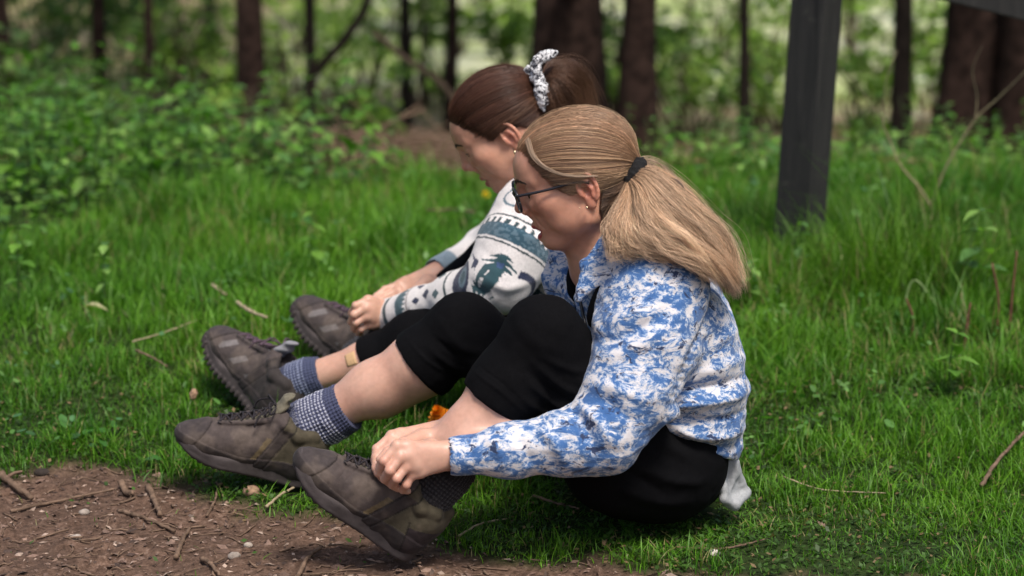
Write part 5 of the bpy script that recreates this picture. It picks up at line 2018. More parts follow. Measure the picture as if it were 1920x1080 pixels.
    # cuff band
    s.rc(at(872, 853, 3.895), at(857, 854.5, 3.895), .0335, .0325, .003)
    # far sleeve, seen between the legs
    s.chain([at(1150, 560, 4.36), at(1160, 690, 4.34), at(1080, 752, 4.19), at(985, 775, 4.115)], [.075, .07, .050, .036], .05, .03)
    # hem
    s.chain([at(1225, 772, 4.06), at(1290, 818, 4.075), at(1350, 850, 4.10)], [.018, .022, .02], .02)
    s.rc(at(1352, 838, 4.12), at(1352, 838, 4.28), .028, .028, .03)
    # hollows: neck opening and inside the cuffs
    s.rc(at(1110, 440, 4.16), at(1150, 520, 4.16), .070, .056, .012, cut=True)
    s.chain([at(1070, 500, 4.17), at(1092, 570, 4.13)], [.038, .020], .012, cut=True)
    s.rc(at(868, 853.5, 3.895), at(825, 857, 3.893), .0275, .03, .002, cut=True)
    s.rc(at(1000, 772, 4.125), at(940, 785, 4.08), .028, .03, .002, cut=True)
    # below the hem there is no fleece
    h0, h1 = at(1230, 775, 4.1), at(1380, 866, 4.1)
    nn = unit(V((h1 - h0)[2], 0, -(h1 - h0)[0])); nn = nn if nn[2] < 0 else -nn
    mid = (h0 + h1) / 2
    s.fn(lambda x, y, z: -((x - mid[0]) * nn[0] + (z - mid[2]) * nn[2]) + 0 * y + np.maximum(0, (mid[0] - .060 - x)) * 4,
         tuple(mid - .3), tuple(mid + .3), .008, cut=True)
    # collar: stand-up flaps, open at the front
    T = lambda *p: s.tri(*[at(*x) for x in p], .0042, .012)
    # near half: stands behind the jaw, folds to a point at the front
    T((1148, 414, 4.085), (1178, 478, 4.05), (1128, 492, 4.035)); T((1148, 414, 4.085), (1128, 492, 4.035), (1096, 494, 4.050))
    T((1128, 492, 4.035), (1140, 512, 4.030), (1096, 494, 4.050)); T((1140, 512, 4.030), (1084, 561, 4.035), (1096, 494, 4.050))
    T((1148, 414, 4.085), (1174, 410, 4.13), (1178, 478, 4.05)); T((1174, 410, 4.13), (1200, 480, 4.14), (1178, 478, 4.05))
    # far half, its pale inside towards us
    T((1036, 466, 4.255), (1022, 520, 4.245), (1082, 560, 4.16)); T((1036, 466, 4.255), (1082, 560, 4.16), (1066, 505, 4.215))
    T((1036, 466, 4.255), (1082, 468, 4.27), (1066, 505, 4.215)); T((1022, 520, 4.245), (1050, 630, 4.25), (1082, 560, 4.16)); T((1022, 520, 4.245), (1050, 630, 4.25), (1110, 620, 4.27))
    # placket
    T((1084, 556, 4.11), (1112, 548, 4.055), (1128, 650, 4.045)); T((1084, 556, 4.11), (1128, 650, 4.045), (1098, 650, 4.08))

    def jdisp(v, n):
        v = v + n * (fbm(v, 14, 2, 11) * .0028 + fbm(v * np.array([1, 1, 1.7]), 36, 2, 12) * .0016)[:, None]
        return folds(v, n, [
            # gathered waist
            ([(1235, 748, 4.05), (1290, 740, 4.06), (1398, 728, 4.12)], .011, .022),
            ([(1250, 725, 4.05), (1320, 712, 4.06), (1398, 700, 4.12)], .008, -.015),
            ([(1240, 768, 4.05), (1300, 775, 4.06), (1395, 765, 4.12)], .008, -.014),
            ([(1260, 790, 4.05), (1310, 805, 4.06), (1390, 800, 4.12)], .009, .015),
            ([(1275, 818, 4.05), (1330, 832, 4.06), (1380, 832, 4.12)], .007, -.010),
            ([(1300, 690, 4.05), (1350, 680, 4.07), (1400, 665, 4.12)], .010, .006),
            ([(1310, 650, 4.05), (1360, 630, 4.07), (1400, 610, 4.12)], .010, .004),
            # armhole and shoulder
            ([(1245, 760, 3.99), (1285, 665, 4.0), (1330, 590, 4.03), (1345, 520, 4.06)], .010, -.010),
            ([(1130, 610, 3.96), (1170, 590, 3.95), (1230, 570, 3.95)], .010, .007),
            ([(1125, 665, 3.95), (1180, 650, 3.93), (1250, 610, 3.93)], .010, .007),
            ([(1125, 640, 3.95), (1180, 622, 3.93), (1240, 590, 3.93)], .008, -.006),
            ([(1150, 520, 4.02), (1120, 580, 4.0), (1118, 640, 3.98)], .010, .006),
            # seams: armhole, shoulder yoke, side, hem and cuff stitching
            ([(1182, 470, 4.02), (1235, 500, 4.0), (1290, 590, 4.0), (1285, 680, 4.0), (1240, 745, 4.0)], .0028, -.0035),
            ([(1250, 790, 4.03), (1300, 822, 4.04), (1372, 850, 4.1)], .0022, -.0022),
            ([(880, 818, 3.87), (884, 850, 3.86), (888, 886, 3.87)], .0022, -.0025),
            ([(1290, 640, 4.04), (1345, 600, 4.06), (1392, 585, 4.12)], .0022, -.0018),
            # elbow
            ([(1062, 770, 3.9), (1090, 790, 3.87), (1115, 840, 3.87)], .010, -.014),
            ([(1085, 765, 3.9), (1120, 790, 3.87), (1150, 830, 3.87)], .010, .008),
            ([(1100, 735, 3.92), (1150, 760, 3.88), (1190, 790, 3.9)], .009, -.006),
            ([(1110, 715, 3.92), (1160, 730, 3.88), (1210, 745, 3.9)], .010, .006),
            ([(1000, 800, 3.88), (1040, 830, 3.86), (1060, 870, 3.87)], .010, .007),
            ([(955, 805, 3.87), (985, 840, 3.86), (995, 880, 3.87)], .009, -.005),
            ([(905, 815, 3.87), (935, 845, 3.86), (940, 885, 3.87)], .010, .004)])
    sdf_obj('fleece_jacket', s, .0029, marble_m, root, 1, disp=jdisp)

    # black strap seen in the open collar
    P = spline([at(1188, 470, 4.06), at(1160, 512, 4.035), at(1130, 558, 4.03), at(1116, 604, 4.035)], 14)
    s = Sdf()
    s.chain(P, [.012] * 14, .004, flat=(0, 1, .1), fs=.25)
    sdf_obj('strap', s, .002, black_cloth, root, 1)
    # black fill added inside the open collar, standing for the shade there
    s = Sdf()
    s.rc(at(1124, 528, 4.172), at(1152, 524, 4.172), .058, .068, .02)
    sdf_obj('collar_shade', s, .003, black_cloth, root, 1, disp=lambda v, n: v + n * (fbm(v, 40, 2, 4) * .002)[:, None])
    # zip pull
    tube_obj('zip', [at(1086, 556, 4.09), at(1098, 610, 4.06), at(1112, 650, 4.045)], .003, black_plastic, root, 6)
    # pale shirt tail under the hem
    s = Sdf()
    T = lambda *p: s.tri(*[at(*x) for x in p], .0035, .012)
    T((1335, 858, 4.10), (1378, 868, 4.14), (1362, 940, 4.12)); T((1378, 868, 4.14), (1398, 925, 4.17), (1362, 940, 4.12))
    T((1378, 868, 4.14), (1398, 925, 4.17), (1372, 900, 4.24))
    s.chain([at(1356, 935, 4.1), at(1378, 945, 4.12), at(1400, 925, 4.17)], [.0085, .010, .008], .01)
    s.chain([at(1348, 870, 4.105), at(1357, 915, 4.105), at(1362, 938, 4.118)], [.006, .006, .006], .012)
    sdf_obj('shirt_tail', s, .002, shirt_m, root, 1, disp=lambda v, n: folds(v + n * (fbm(v, 50, 3, 8) * .0015)[:, None], n, [
        ([(1362, 866, 4.1), (1370, 900, 4.1), (1376, 940, 4.1)], .005, -.005), ([(1380, 870, 4.1), (1390, 915, 4.12)], .005, .004)]))

    # ---- socks and boots
    sock(root, [at(852, 862, 3.969), at(832, 886, 3.967), an, at(792, 955, 3.965)], [.046, .046, .043, .042], (.020, .018, .020), (.048, .045, .048), 3, label='knitted sock darkened for the shade under the hand')  # shade under the hand put into this sock's colour
    sock(root, [at(652, 762, 4.38), at(612, 783, 4.387), at(572, 800, 4.39), at(548, 828, 4.39)], [.0475, .0475, .047, .046], (.055, .062, .115), (.42, .43, .52), 4, label='blue sock flecked with white')
    b = boot(root, 'boot', at(772, 1054, 3.965), at(548, 900, 3.935) - at(768, 1050, 3.965), V(.5, -.10, .8), 1, 'brown')
    b = boot(root, 'boot', at(588, 912, 4.385), at(340, 852, 4.345) - at(588, 912, 4.385), V(.28, -.10, .95), 1, 'brown')

    # ---- hair
    cap_front = [((.094, .0, .080), (1, .35, -.75)), ((.030, .06, .008), (.62, .2, -.8)), ((-.045, .05, -.028), (.35, .1, -1))]
    hc, hr = (-.003, 0, .047), (.103, .082, .083)
    hair_cap('hair', root, o, ax, sc, hc, hr, (.10, .066, .042), cap_front, 0)
    hairline = [(.101, .0, .086), (.098, .022, .083), (.088, .045, .072), (.070, .063, .050), (.048, .071, .020), (.034, .074, .004), (.020, .077, .018), (.002, .080, .036), (-.018, .080, .030), (-.032, .072, .0), (-.048, .058, -.026), (-.066, .035, -.036), (-.074, .0, -.038)]
    tie = (-.098, .012, .004)
    hair_flow('hair_strands', root, o, ax, sc, hc, hr, hairline, tie, 8600, (.32, .195, .122), .70, 31, width=.00032)
    hair_flow('flyaway_hair', root, o, ax, sc, hc, hr, hairline, tie, 520, (.42, .28, .17), .3, 33, width=.00026, flya=.075)
    # hair swept up from behind the ear and the nape
    gn = [[(1128, 352), (1146, 350), (1164, 344), (1184, 331)], [(1126, 370), (1144, 364), (1162, 352), (1184, 332)],
          [(1124, 392), (1143, 380), (1163, 360), (1185, 336)], [(1130, 412), (1150, 394), (1167, 368), (1187, 340)]]
    GN = []
    for gg in gn:
        row = []
        for k, (u, v_) in enumerate(gg):
            p = at(u, v_, 4.06)
            hit = bv.ray_cast(Vector((p[0], 3.7, p[2])), Vector((0, 1, 0)))
            y = hit[0].y - .004 if hit[0] is not None else 4.085
            row.append(V(p[0], min(y, 4.10) if k < 3 else 4.07, p[2]))
        GN.append(row)
    hair_tail('nape_hair', root, GN, 1500, (.085, .050, .032), (.24, .14, .085), .6, 61, spread=.0030, wave=.001, lockoff=.003)
    # the loose pale lock that loops over the temple
    lk = np.array([(990, 262, 4.07), (1000, 292, 4.045), (1022, 314, 4.03), (1052, 327, 4.022), (1085, 331, 4.02), (1120, 330, 4.022)])
    P0 = spline([at(*p) for p in lk], 20)
    r = np.random.default_rng(3)
    Pn = P0[None] + r.normal(0, .0010, (60, 1, 3)) * np.linspace(1.9, .7, 20)[None, :, None]
    v, q, t = tubes(Pn, np.linspace(.0003, .00045, 20)[None] * np.ones((60, 1)), 3)
    me = mesh_np('hair_lock', v, q, t); set_col(me, np.repeat(np.array((.44, .31, .215))[None] * (1 + .25 * r.normal(0, 1, (60, 1))), 60, 0))
    child_of(link('hair_lock', me, hair_m), root)
    # elastic
    tw = o + ax @ (np.array((-.104, .012, .012)) * sc)
    an_ = unit(at(1225, 352, 4.09) - at(1165, 312, 4.09))
    e1 = unit(np.cross(an_, V(0, 1, 0))); e2 = np.cross(an_, e1)
    s = Sdf()
    tw = at(1187, 326, 4.085)
    for j in range(22):
        a0, a1 = j / 22 * 2 * np.pi, (j + 1) / 22 * 2 * np.pi
        s.rc(tw + (e1 * math.cos(a0) * .021 + e2 * math.sin(a0) * .023), tw + (e1 * math.cos(a1) * .021 + e2 * math.sin(a1) * .023), .0105 + .0018 * math.sin(j * 2.1), None, .004)
    sdf_obj('hair_elastic', s, .002, bobble_m, root, 1, disp=lambda v, n: v + n * (fbm(v, 160, 2, 2) * .0016)[:, None])
    # ponytail
    g = [
        [(1176, 318, 4.085), (1215, 312, 4.09), (1262, 345, 4.10), (1322, 408, 4.11), (1368, 462, 4.11), (1392, 530, 4.10)],
        [(1176, 320, 4.07), (1215, 322, 4.06), (1262, 358, 4.05), (1318, 420, 4.05), (1362, 470, 4.06), (1384, 545, 4.07)],
        [(1176, 324, 4.07), (1213, 334, 4.04), (1255, 378, 4.02), (1305, 432, 4.01), (1348, 478, 4.02), (1374, 540, 4.04)],
        [(1176, 328, 4.07), (1208, 346, 4.03), (1242, 392, 4.00), (1285, 440, 3.985), (1338, 486, 3.985), (1374, 534, 4.01)],
        [(1176, 330, 4.07), (1203, 356, 4.025), (1228, 400, 3.99), (1262, 442, 3.97), (1312, 472, 3.96), (1352, 522, 3.975)],
        [(1176, 332, 4.07), (1196, 362, 4.025), (1205, 405, 3.99), (1228, 442, 3.97), (1276, 470, 3.955), (1322, 500, 3.955)],
        [(1176, 334, 4.07), (1184, 366, 4.03), (1178, 405, 4.0), (1186, 440, 3.98), (1222, 466, 3.97), (1262, 478, 3.965)],
        [(1176, 334, 4.07), (1172, 368, 4.035), (1158, 405, 4.01), (1152, 440, 3.995), (1170, 466, 3.99), (1190, 474, 3.985)],
        [(1174, 334, 4.07), (1168, 368, 4.05), (1154, 405, 4.03), (1147, 440, 4.01), (1152, 462, 4.0), (1164, 476, 4.0)],
    ]
    G = [[at(*p) for p in gg] for gg in g]
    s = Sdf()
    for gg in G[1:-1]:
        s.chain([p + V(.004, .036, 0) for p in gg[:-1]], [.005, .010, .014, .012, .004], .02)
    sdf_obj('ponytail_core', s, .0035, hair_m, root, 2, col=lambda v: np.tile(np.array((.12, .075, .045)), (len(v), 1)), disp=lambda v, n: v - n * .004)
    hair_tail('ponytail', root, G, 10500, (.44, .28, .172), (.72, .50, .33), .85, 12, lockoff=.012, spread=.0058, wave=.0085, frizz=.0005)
    # a few flyaway threads
    hair_tail('flyaway_hair', root, [G[0], [p + V(.004, 0, .012) for p in G[0]]], 90, (.40, .28, .19), (.5, .36, .25), .3, 15, width=.00028, spread=.012, frizz=.0016)

    # ---- glasses
    W = lambda p: o + ax @ (np.array(p) * sc)
    gl = tube_obj('glasses', [W((.1125, .0095, .018)), W((.1145, 0, .0215)), W((.1125, -.0095, .018))], .0025, black_plastic, root, 6, 10)
    for q in (1, -1):
        th = np.linspace(0, 2 * np.pi, 29)
        rim = []
        for t in th:
            cx, cz = math.cos(t), math.sin(t)
            yy = q * (.034 + .0255 * np.sign(cx) * abs(cx) ** .75)
            zz = .014 + .0195 * np.sign(cz) * abs(cz) ** .75
            rim.append((.112 - .0035 * (abs(yy) / .05) ** 2 - .10 * (.014 - zz) * -1 * .12, yy, zz))
        rw = [W(p) for p in rim]
        child_of(tube_obj('rim', rw, .0025, black_plastic, None, 6, 60), gl)
        c = np.mean(rw[:-1], 0)
        me = mesh_np('lens', np.array([c] + rw[:-1]), None, np.array([(0, i + 1, (i + 1) % 28 + 1) for i in range(28)]))
        child_of(link('lens', me, lens_m), gl)
        child_of(tube_obj('temple', [W((.110, q * .0585, .024)), W((.104, q * .0655, .0245)), W((.06, q * .0725, .021)), W((.012, q * .0765, .019)), W((-.012, q * .080, .012))], .0025, black_plastic, None, 6, 24), gl)
    # stud earring
    s = Sdf(); s.frame(o, ax, sc); s.sph((.004, .0795, -.026), .0022); s.sph((.016, .0745, -.024), .0012)
    sdf_obj('earring', s, .0009, metal_gold, root, 0)
    return root


shirt_m = simple('grey_jersey', (.34, .35, .36), rough=.9, var=.12, nscale=300, bump=.3)
lenses = None
# ------------------------------------------------------------------ person with the dark hair and scrunchie
def build_dark():
    root = empty("person", at(1120, 800, 4.80))
    tag(root, 'person with dark hair in white scrunchie and patterned white fleece, reaching for a boot', 'person')
    ax = head_frame(34, 3, 0); sc = .99
    ear = at(957, 258, 4.655)
    o = ear - ax @ V(-.004, .0735, .0) * sc
    # ---- body
    s = Sdf()
    s.frame(o, ax, sc)
    head_sdf(s, mouth_open=0.0, lid=.05)
    s.frame()
    nb = at(1050, 385, 4.76)
    s.rc(o + ax @ V(-.03, 0, -.02), nb, .052, .06, .03)
    s.rc(o + ax @ V(.012, 0, -.055), at(1010, 390, 4.74), .042, .05, .03)
    sp = [at(1050, 385, 4.76), at(1085, 470, 4.78), at(1110, 600, 4.8), at(1120, 730, 4.8)]
    for dy in (-.07, .07):
        s.chain([p + V(0, dy, 0) for p in sp], [.06, .075, .075, .085], .05)
    sh, el, wr = at(1005, 405, 4.66), at(938, 522, 4.58), at(735, 591, 4.80)
    s.chain([sh, el, wr], [.045, .036, .0245], .03)
    hand(s, (at(726, 577, 4.80), at(727, 601, 4.80)),
         [at(690, 563, 4.775), at(686, 578, 4.765), at(688, 594, 4.765), at(693, 608, 4.775)],
         [[at(667, 573, 4.762), at(659, 587, 4.778), at(663, 596, 4.795)],
          [at(664, 590, 4.756), at(658, 603, 4.772), at(665, 610, 4.79)],
          [at(668, 605, 4.760), at(663, 616, 4.777), at(669, 621, 4.79)],
          [at(677, 617, 4.770), at(671, 624, 4.785), at(677, 626, 4.797)]],
         [at(722, 578, 4.825), at(700, 567, 4.85), at(680, 570, 4.865), at(667, 580, 4.865)], k=.006, r=.0078)
    wf = at(818, 512, 4.99)
    s.chain([at(985, 430, 4.97), at(915, 478, 5.08), wf], [.042, .036, .0235], .02)
    hand(s, (at(803, 512, 4.98), at(800, 534, 4.97)),
         [at(750, 533, 4.93), at(747, 545, 4.918), at(752, 555, 4.912), at(760, 563, 4.912)],
         [[at(722, 543, 4.918), at(706, 555, 4.905), at(696, 566, 4.895)],
          [at(722, 557, 4.905), at(707, 568, 4.895), at(700, 578, 4.888)],
          [at(728, 566, 4.90), at(714, 576, 4.89), at(708, 584, 4.888)],
          [at(738, 572, 4.90), at(727, 581, 4.895), at(722, 587, 4.893)]],
         [at(800, 528, 4.925), at(782, 545, 4.895), at(765, 556, 4.88), at(750, 560, 4.875)], k=.006, r=.0078)
    kn, an = at(868, 602, 4.68), at(566, 714, 4.73)
    s.chain([at(1085, 700, 4.70), kn], [.065, .05], .03)
    s.chain([kn, at(780, 640, 4.695), at(690, 676, 4.71), an], [.048, .05, .036, .031], .03)
    s.chain([at(1100, 700, 4.9), at(935, 492, 4.92), at(800, 585, 4.95), at(690, 660, 4.98)], [.065, .048, .045, .032], .03)
    v, q = s.mesh(.0021)
    v = taubin(v, q, 1)
    v_body, q_body = v, q
    L = head_local(v, o, ax, sc)
    c = np.tile(np.array(SKIN_A) * np.array([1.0, 1.0, .98]), (len(v), 1))
    c *= 1 + (.07 * fbm(v, 26, 4, 2))[:, None] * np.array([.6, 1, 1.1]) + (.05 * fbm(v, 180, 2, 5))[:, None]
    hw = sstep(.25, .13, np.linalg.norm(L, axis=1))[:, None] * (L[:, 0] > -.2)[:, None]
    c = c * (1 - hw) + face_tint(c * np.array([.96, .86, .79]), L, (.36, .12, .11)) * hw
    me = mesh_np('body', v, q); set_col(me, c)
    child_of(link('body', me, skin), root)
    eyes(root, o, ax, sc, 1.0)
    bv = body_bvh(v, q, o, .16)
    eyebrow(root, o, ax, sc, 1, (.016, .010, .008), bv); eyebrow(root, o, ax, sc, -1, (.016, .010, .008), bv)
    # ---- leggings
    s = Sdf()
    for dy in (-.075, .075):
        s.ell(at(1125, 700, 4.8) + V(0, dy, 0), (.105, .105, .108), .05)
    s.chain([at(1085, 700, 4.70), at(980, 665, 4.69), kn], [.10, .08, .060], .04)
    s.chain([kn, at(780, 640, 4.695), at(690, 676, 4.71), at(660, 688, 4.715)], [.060, .055, .042, .039], .03)
    s.chain([at(1100, 700, 4.9), at(1015, 600, 4.91), at(935, 492, 4.92)], [.10, .08, .058], .04)
    s.chain([at(935, 492, 4.92), at(800, 585, 4.95), at(690, 660, 4.98)], [.058, .050, .038], .03)
    cf = at(686, 676, 4.71); d = unit(cf - kn)
    s.fn(lambda x, y, z: -((x - cf[0]) * d[0] + (y - cf[1]) * d[1] + (z - cf[2]) * d[2]) + 0 * x + np.maximum(0, y - 4.80) * 9,
         tuple(cf - .12), tuple(cf + .12), .002, cut=True)
    sdf_obj('leggings', s, .0032, black_cloth, root, 1, disp=lambda v, n: v + n * (fbm(v, 22, 3, 5) * .0022)[:, None])

    # ---- patterned fleece
    arm = [at(1015, 385, 4.68), at(1000, 408, 4.655), at(965, 470, 4.61), at(938, 524, 4.585), at(860, 556, 4.66), at(790, 577, 4.735), at(733, 592, 4.80)]
    rad = [.070, .074, .070, .061, .046, .039, .034]
    s = Sdf()
    tor = [(1060, 400, 4.77, .070), (1085, 470, 4.78, .100), (1115, 580, 4.79, .110), (1130, 690, 4.8, .105), (1135, 725, 4.8, .095)]
    for dy in (-.07, .07):
        s.chain([at(*p[:3]) + V(0, dy, 0) for p in tor], [p[3] for p in tor], .07)
    s.rc(at(1000, 375, 4.76), at(1065, 380, 4.77), .062, .06, .03)
    s.chain(arm, rad, .045, .03)
    s.chain([at(1010, 400, 4.9), at(975, 430, 5.0), at(915, 474, 5.10), at(822, 509, 5.0)], [.072, .066, .052, .032], .045, .03)
    # stand collar
    s.rc(at(990, 352, 4.74), at(1050, 350, 4.76), .058, .06, .012)
    s.rc(at(985, 318, 4.74), at(1000, 352, 4.74), .049, .047, .006, cut=True)
    s.rc(at(745, 589, 4.79), at(700, 600, 4.84), .0275, .03, .002, cut=True)
    s.rc(at(835, 505, 5.01), at(795, 518, 4.97), .026, .028, .002, cut=True)
    A = np.array(arm); seg = np.linalg.norm(np.diff(A, axis=0), axis=1); cum = np.concatenate([[0], np.cumsum(seg)])

    def fdisp(v, n):
        v = v + n * (fbm(v, 16, 3, 21) * .0035)[:, None]
        return folds(v, n, [([(905, 520, 4.52), (950, 545, 4.5), (1000, 530, 4.52)], .010, .006), ([(885, 530, 4.55), (915, 555, 4.52)], .008, -.006),
                            ([(925, 415, 4.58), (980, 440, 4.55), (1035, 450, 4.57)], .012, .006), ([(905, 470, 4.55), (960, 520, 4.5)], .010, -.004),
                            ([(760, 575, 4.7), (770, 610, 4.7)], .006, -.003), ([(830, 555, 4.6), (850, 580, 4.62)], .008, -.004)])

    def fcol(v):
        best = np.full(len(v), 1e9); tt = np.zeros(len(v)); vec = np.zeros_like(v); sid = np.zeros(len(v), int)
        for i in range(len(A) - 1):
            ab = A[i + 1] - A[i]
            t = np.clip(((v - A[i]) @ ab) / (ab @ ab), 0, 1)
            dv = v - A[i] - t[:, None] * ab
            dd = (dv * dv).sum(1); m = dd < best
            best = np.where(m, dd, best); tt = np.where(m, cum[i] + t * seg[i], tt); vec[m] = dv[m]; sid[m] = i
        AX = np.diff(A, axis=0); AX /= np.linalg.norm(AX, axis=1, keepdims=True)
        AX = np.array([unit(AX[max(i - 1, 0)] + AX[i] + AX[min(i + 1, len(AX) - 1)]) for i in range(len(AX))])
        E1 = np.array([unit(V(0, -1, 0) + a * a[1]) for a in AX]); E2 = np.cross(E1, AX)
        T = cum[-1] - tt                                     # distance from the cuff
        ang = np.arctan2((vec * E2[sid]).sum(1), (vec * E1[sid]).sum(1))       # 0 faces the camera side of the arm
        n = fbm(v, 70, 3, 4) * .0012
        T = T + n; w_ = ang * .055 + n * 1.5
        white, teal, navy, slate = V(.78, .74, .73), V(.032, .082, .100), V(.016, .024, .065), V(.11, .18, .23)
        c = np.tile(white, (len(v), 1))

        def put(m, k): c[m] = k
        onarm = np.sqrt(best) < .105
        put((T > .018) & (T < .031), teal * .8)
        put((T > .062) & (T < .090), slate)
        put((T > .066) & (T < .084), teal * 1.2)
        put((T > .084) & (T < .096) & ((w_ % .013) < .007), teal)
        put((T > .099) & (T < .1025), V(.25, .22, .22))
        dia = np.abs(T - .128) / .011 + np.abs((w_ + .012) % .048 - .024) / .011
        put(dia < 1, navy)
        dia = np.abs(T - .158) / .014 + np.abs((w_ + .02) % .056 - .028) / .014
        put(dia < 1, navy)
        dia = np.abs(T - .198) / .012 + np.abs((w_ + .01) % .050 - .025) / .012
        put(dia < 1, teal)
        put((T > .222) & (T < .228), teal * .6)
        ov = ((T - .288) / .026) ** 2 + (((w_ + .087) % .075 - .0375) / .030) ** 2
        put(np.abs(T - .268 - .008 * np.sin(w_ * 45)) < .011, navy)
        put(ov < 1, navy); put((ov < .42), slate); put(ov < .16, teal)
        # fir-tree motifs
        wm = (w_ + .020 + .07) % .14 - .07
        tq = T - .340
        tr = (np.abs(wm) < (.033 - np.abs(tq) * 1.0) * (.66 + .34 * np.cos(T * 620 + 3 * np.sin(w_ * 90)))) & (np.abs(tq) < .023)
        put(tr, teal); put(tr & (np.abs(wm) < .006) & (np.abs(tq) < .006), V(.05, .09, .20))
        put((np.abs(tq + .004 - .010 * np.sin(w_ * 45)) < .0075) & (np.abs(wm) > .034), navy * 1.2)
        put((T > .381) & (T < .3845), teal * .5)
        put((T > .389) & (T < .405), V(.04, .095, .135))
        put((T > .392) & (T < .402) & (fbm(v, 160, 2, 8) > .1), slate)
        put((T > .405) & (T < .417) & ((w_ % .0125) < .0055), teal * .6)
        put((T > .423) & (T < .4265), teal * .5)
        lp = ((T - .466) / .020) ** 2 + (((w_ + .075) % .07 - .035) / .024) ** 2
        put((lp < 1) & (lp > .62), slate)
        # trunk and the other sleeve: bands by height
        off = ~onarm
        zz = v[:, 2] + n
        b = (zz % .16)
        for lo_, hi_, k in ((.02, .034, teal), (.07, .10, navy), (.12, .125, teal)):
            put(off & (b > lo_) & (b < hi_), k)
        fc = at(822, 509, 5.0); dc = np.linalg.norm(v - fc, axis=1)
        put(off & (dc < .05), V(.22, .29, .35)); 
        put(off & (dc >= .05) & (dc < .16), white)
        return c
    sdf_obj('fleece_jacket', s, .0026, fleece_m, root, 1, disp=fdisp, col=fcol)

    # ---- sock, boots, plaster
    sock(root, [at(604, 702, 4.725), at(576, 711, 4.73), at(550, 720, 4.737), at(536, 730, 4.74)], [.038, .0385, .038, .030], (.055, .065, .12), (.22, .25, .36), 6, label='blue ribbed sock')
    sock(root, [at(720, 640, 4.985), at(690, 660, 4.98), at(675, 672, 4.98)], [.040, .041, .042], (.03, .03, .035), (.05, .05, .06), 7, label='black sock')
    boot(root, 'boot', at(512, 786, 4.755), at(405, 655, 4.885) - at(512, 786, 4.755), V(.66, -.36, .66), 1, 'lugged', ankle=at(534, 720, 4.738))
    boot(root, 'boot', at(690, 694, 4.99), at(588, 588, 5.09) - at(690, 694, 4.99), V(.6, -.30, .78), 1, 'lugged', ankle=at(704, 655, 4.985))
    # sticking plaster on the shin
    pc_ = at(661, 678, 4.685)
    sa = unit(an - kn)
    up_ = unit(V(0, -.8, .35) - sa * np.dot(V(0, -.8, .35), sa)); sd_ = np.cross(sa, up_)
    axis_p = kn + sa * np.dot(pc_ - kn, sa)
    bv = body_bvh(v_body, q_body, pc_, .07)
    gv, gq = [], []
    for i in range(7):
        for j in range(9):
            a = (j - 4) / 4 * .36
            dr = up_ * math.cos(a) + sd_ * math.sin(a)
            p = axis_p + sa * (i - 3) / 3 * .0115 + dr * .09
            hit = bv.ray_cast(Vector(p), Vector(-dr))
            gv.append((np.array(hit[0]) if hit[0] is not None else axis_p + dr * .04) + dr * .0008)
    for i in range(6):
        for j in range(8):
            gq.append((i * 9 + j, (i + 1) * 9 + j, (i + 1) * 9 + j + 1, i * 9 + j + 1))
    me = mesh_np('sticking_plaster', np.array(gv), np.array(gq))
    pl = link('sticking_plaster', me, plaster_m); child_of(pl, root)
    md = pl.modifiers.new('thick', 'SOLIDIFY'); md.thickness = .0008; md.offset = 1

    # ---- hair
    cap_front = [((.094, .0, .080), (1, .35, -.75)), ((.024, .06, .022), (.62, .2, -.8)), ((-.045, .05, -.012), (.35, .1, -1))]
    hc, hr = (-.004, 0, .051), (.102, .082, .087)
    hair_cap('hair', root, o, ax, sc, hc, hr, (.016, .009, .008), cap_front, 0)
    hairline = [(.100, .0, .090), (.097, .022, .087), (.086, .045, .076), (.066, .063, .056), (.046, .071, .030), (.036, .074, .012), (.022, .077, .026), (.004, .080, .040), (-.018, .080, .034), (-.032, .073, .010), (-.050, .058, -.012), (-.068, .035, -.022), (-.076, .0, -.024)]
    tie = (-.106, .002, .036)
    hair_flow('hair_strands', root, o, ax, sc, hc, hr, hairline, tie, 6400, (.070, .030, .019), .60, 41)
    hair_flow('flyaway_hair', root, o, ax, sc, hc, hr, hairline, tie, 380, (.12, .06, .035), .3, 43, width=.00026, flya=.07)
    # scrunchie with its knotted ends
    tw = at(1012, 160, 4.71)
    an_ = unit(at(1050, 140, 4.72) - at(985, 175, 4.70))
    e1 = unit(np.cross(an_, V(0, 1, 0))); e2 = np.cross(an_, e1)
    s = Sdf(); r = np.random.default_rng(2)
    N = 26
    pr = [tw + e1 * math.cos(a) * .033 + e2 * math.sin(a) * .026 + an_ * .006 * math.sin(a * 5) for a in np.linspace(0, 2 * np.pi, N)]
    for j in range(N - 1):
        s.rc(pr[j], pr[j + 1], 0.0088 + .0025 * math.sin(j * 1.9), .0088 + .0025 * math.sin((j + 1) * 1.9), .004)
    s.chain([at(1003, 128, 4.685), at(1010, 112, 4.68), at(1026, 104, 4.68), at(1041, 101, 4.685)], [.010, .010, .0095, .006], .006, flat=(0, 1, 0), fs=.7)
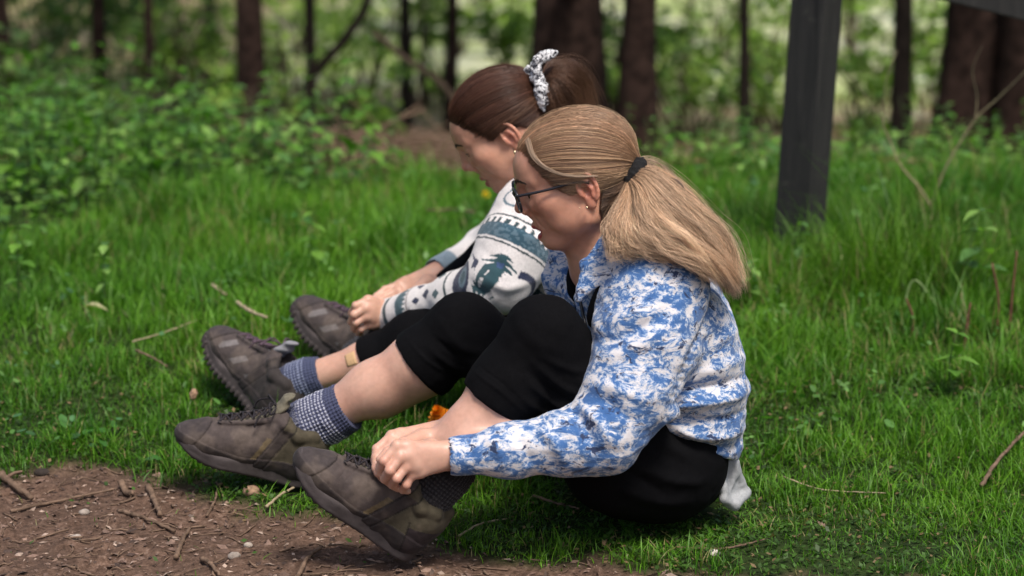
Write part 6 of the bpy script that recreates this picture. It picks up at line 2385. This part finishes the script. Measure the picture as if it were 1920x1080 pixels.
    s.chain([at(1008, 135, 4.675), at(1014, 165, 4.672), at(1018, 185, 4.675), at(1019, 203, 4.68)], [.009, .012, .011, .006], .006, flat=(0, 1, 0), fs=.6)
    sdf_obj('scrunchie', s, .0018, scrunchie_m, root, 1, disp=lambda v, n: v + n * (fbm(v, 130, 3, 6) * .003)[:, None])
    g = [
        [(1014, 150, 4.72), (1035, 122, 4.74), (1072, 124, 4.76), (1098, 150, 4.78), (1112, 200, 4.79)],
        [(1014, 155, 4.71), (1038, 130, 4.71), (1070, 136, 4.72), (1090, 165, 4.74), (1100, 215, 4.75)],
        [(1014, 160, 4.70), (1036, 143, 4.69), (1062, 158, 4.69), (1080, 190, 4.71), (1085, 235, 4.72)],
        [(1014, 165, 4.70), (1032, 156, 4.68), (1050, 178, 4.68), (1058, 210, 4.69), (1062, 245, 4.7)],
        [(1012, 170, 4.70), (1026, 170, 4.685), (1036, 192, 4.68), (1040, 218, 4.69), (1045, 245, 4.7)]]
    G = [[at(*p) for p in gg] for gg in g]
    s = Sdf()
    for gg in G: s.chain([p + V(0, .02, 0) for p in gg], [.006, .007, .009, .009, .004], .012)
    sdf_obj('ponytail_core', s, .004, hair_m, root, 2, col=lambda v: np.tile(np.array((.03, .016, .011)), (len(v), 1)))
    hair_tail('ponytail', root, G, 4200, (.075, .036, .022), (.16, .085, .05), .45, 17, spread=.009, wave=.003, frizz=.0006)
    hair_tail('flyaway_hair', root, [G[0], [p + V(.003, 0, .010) for p in G[0]]], 60, (.10, .05, .03), (.16, .085, .05), .3, 18, width=.00028, spread=.012, frizz=.0016)
    W = lambda p: o + ax @ (np.array(p) * sc)
    s = Sdf(); s.frame(o, ax, sc); s.sph((.004, .0795, -.027), .0026); s.sph((.004, .080, -.036), .0032)
    sdf_obj('earring', s, .001, metal_gold, root, 0)
    return root


plaster_m = simple('plaster_fabric', (.56, .36, .19), rough=.7, var=.12, nscale=200)
build_ground()
build_wood()
build_timber()
build_blonde()
build_dark()
clear = people_clearance()
build_grass(clear)
build_plants()
build_small()
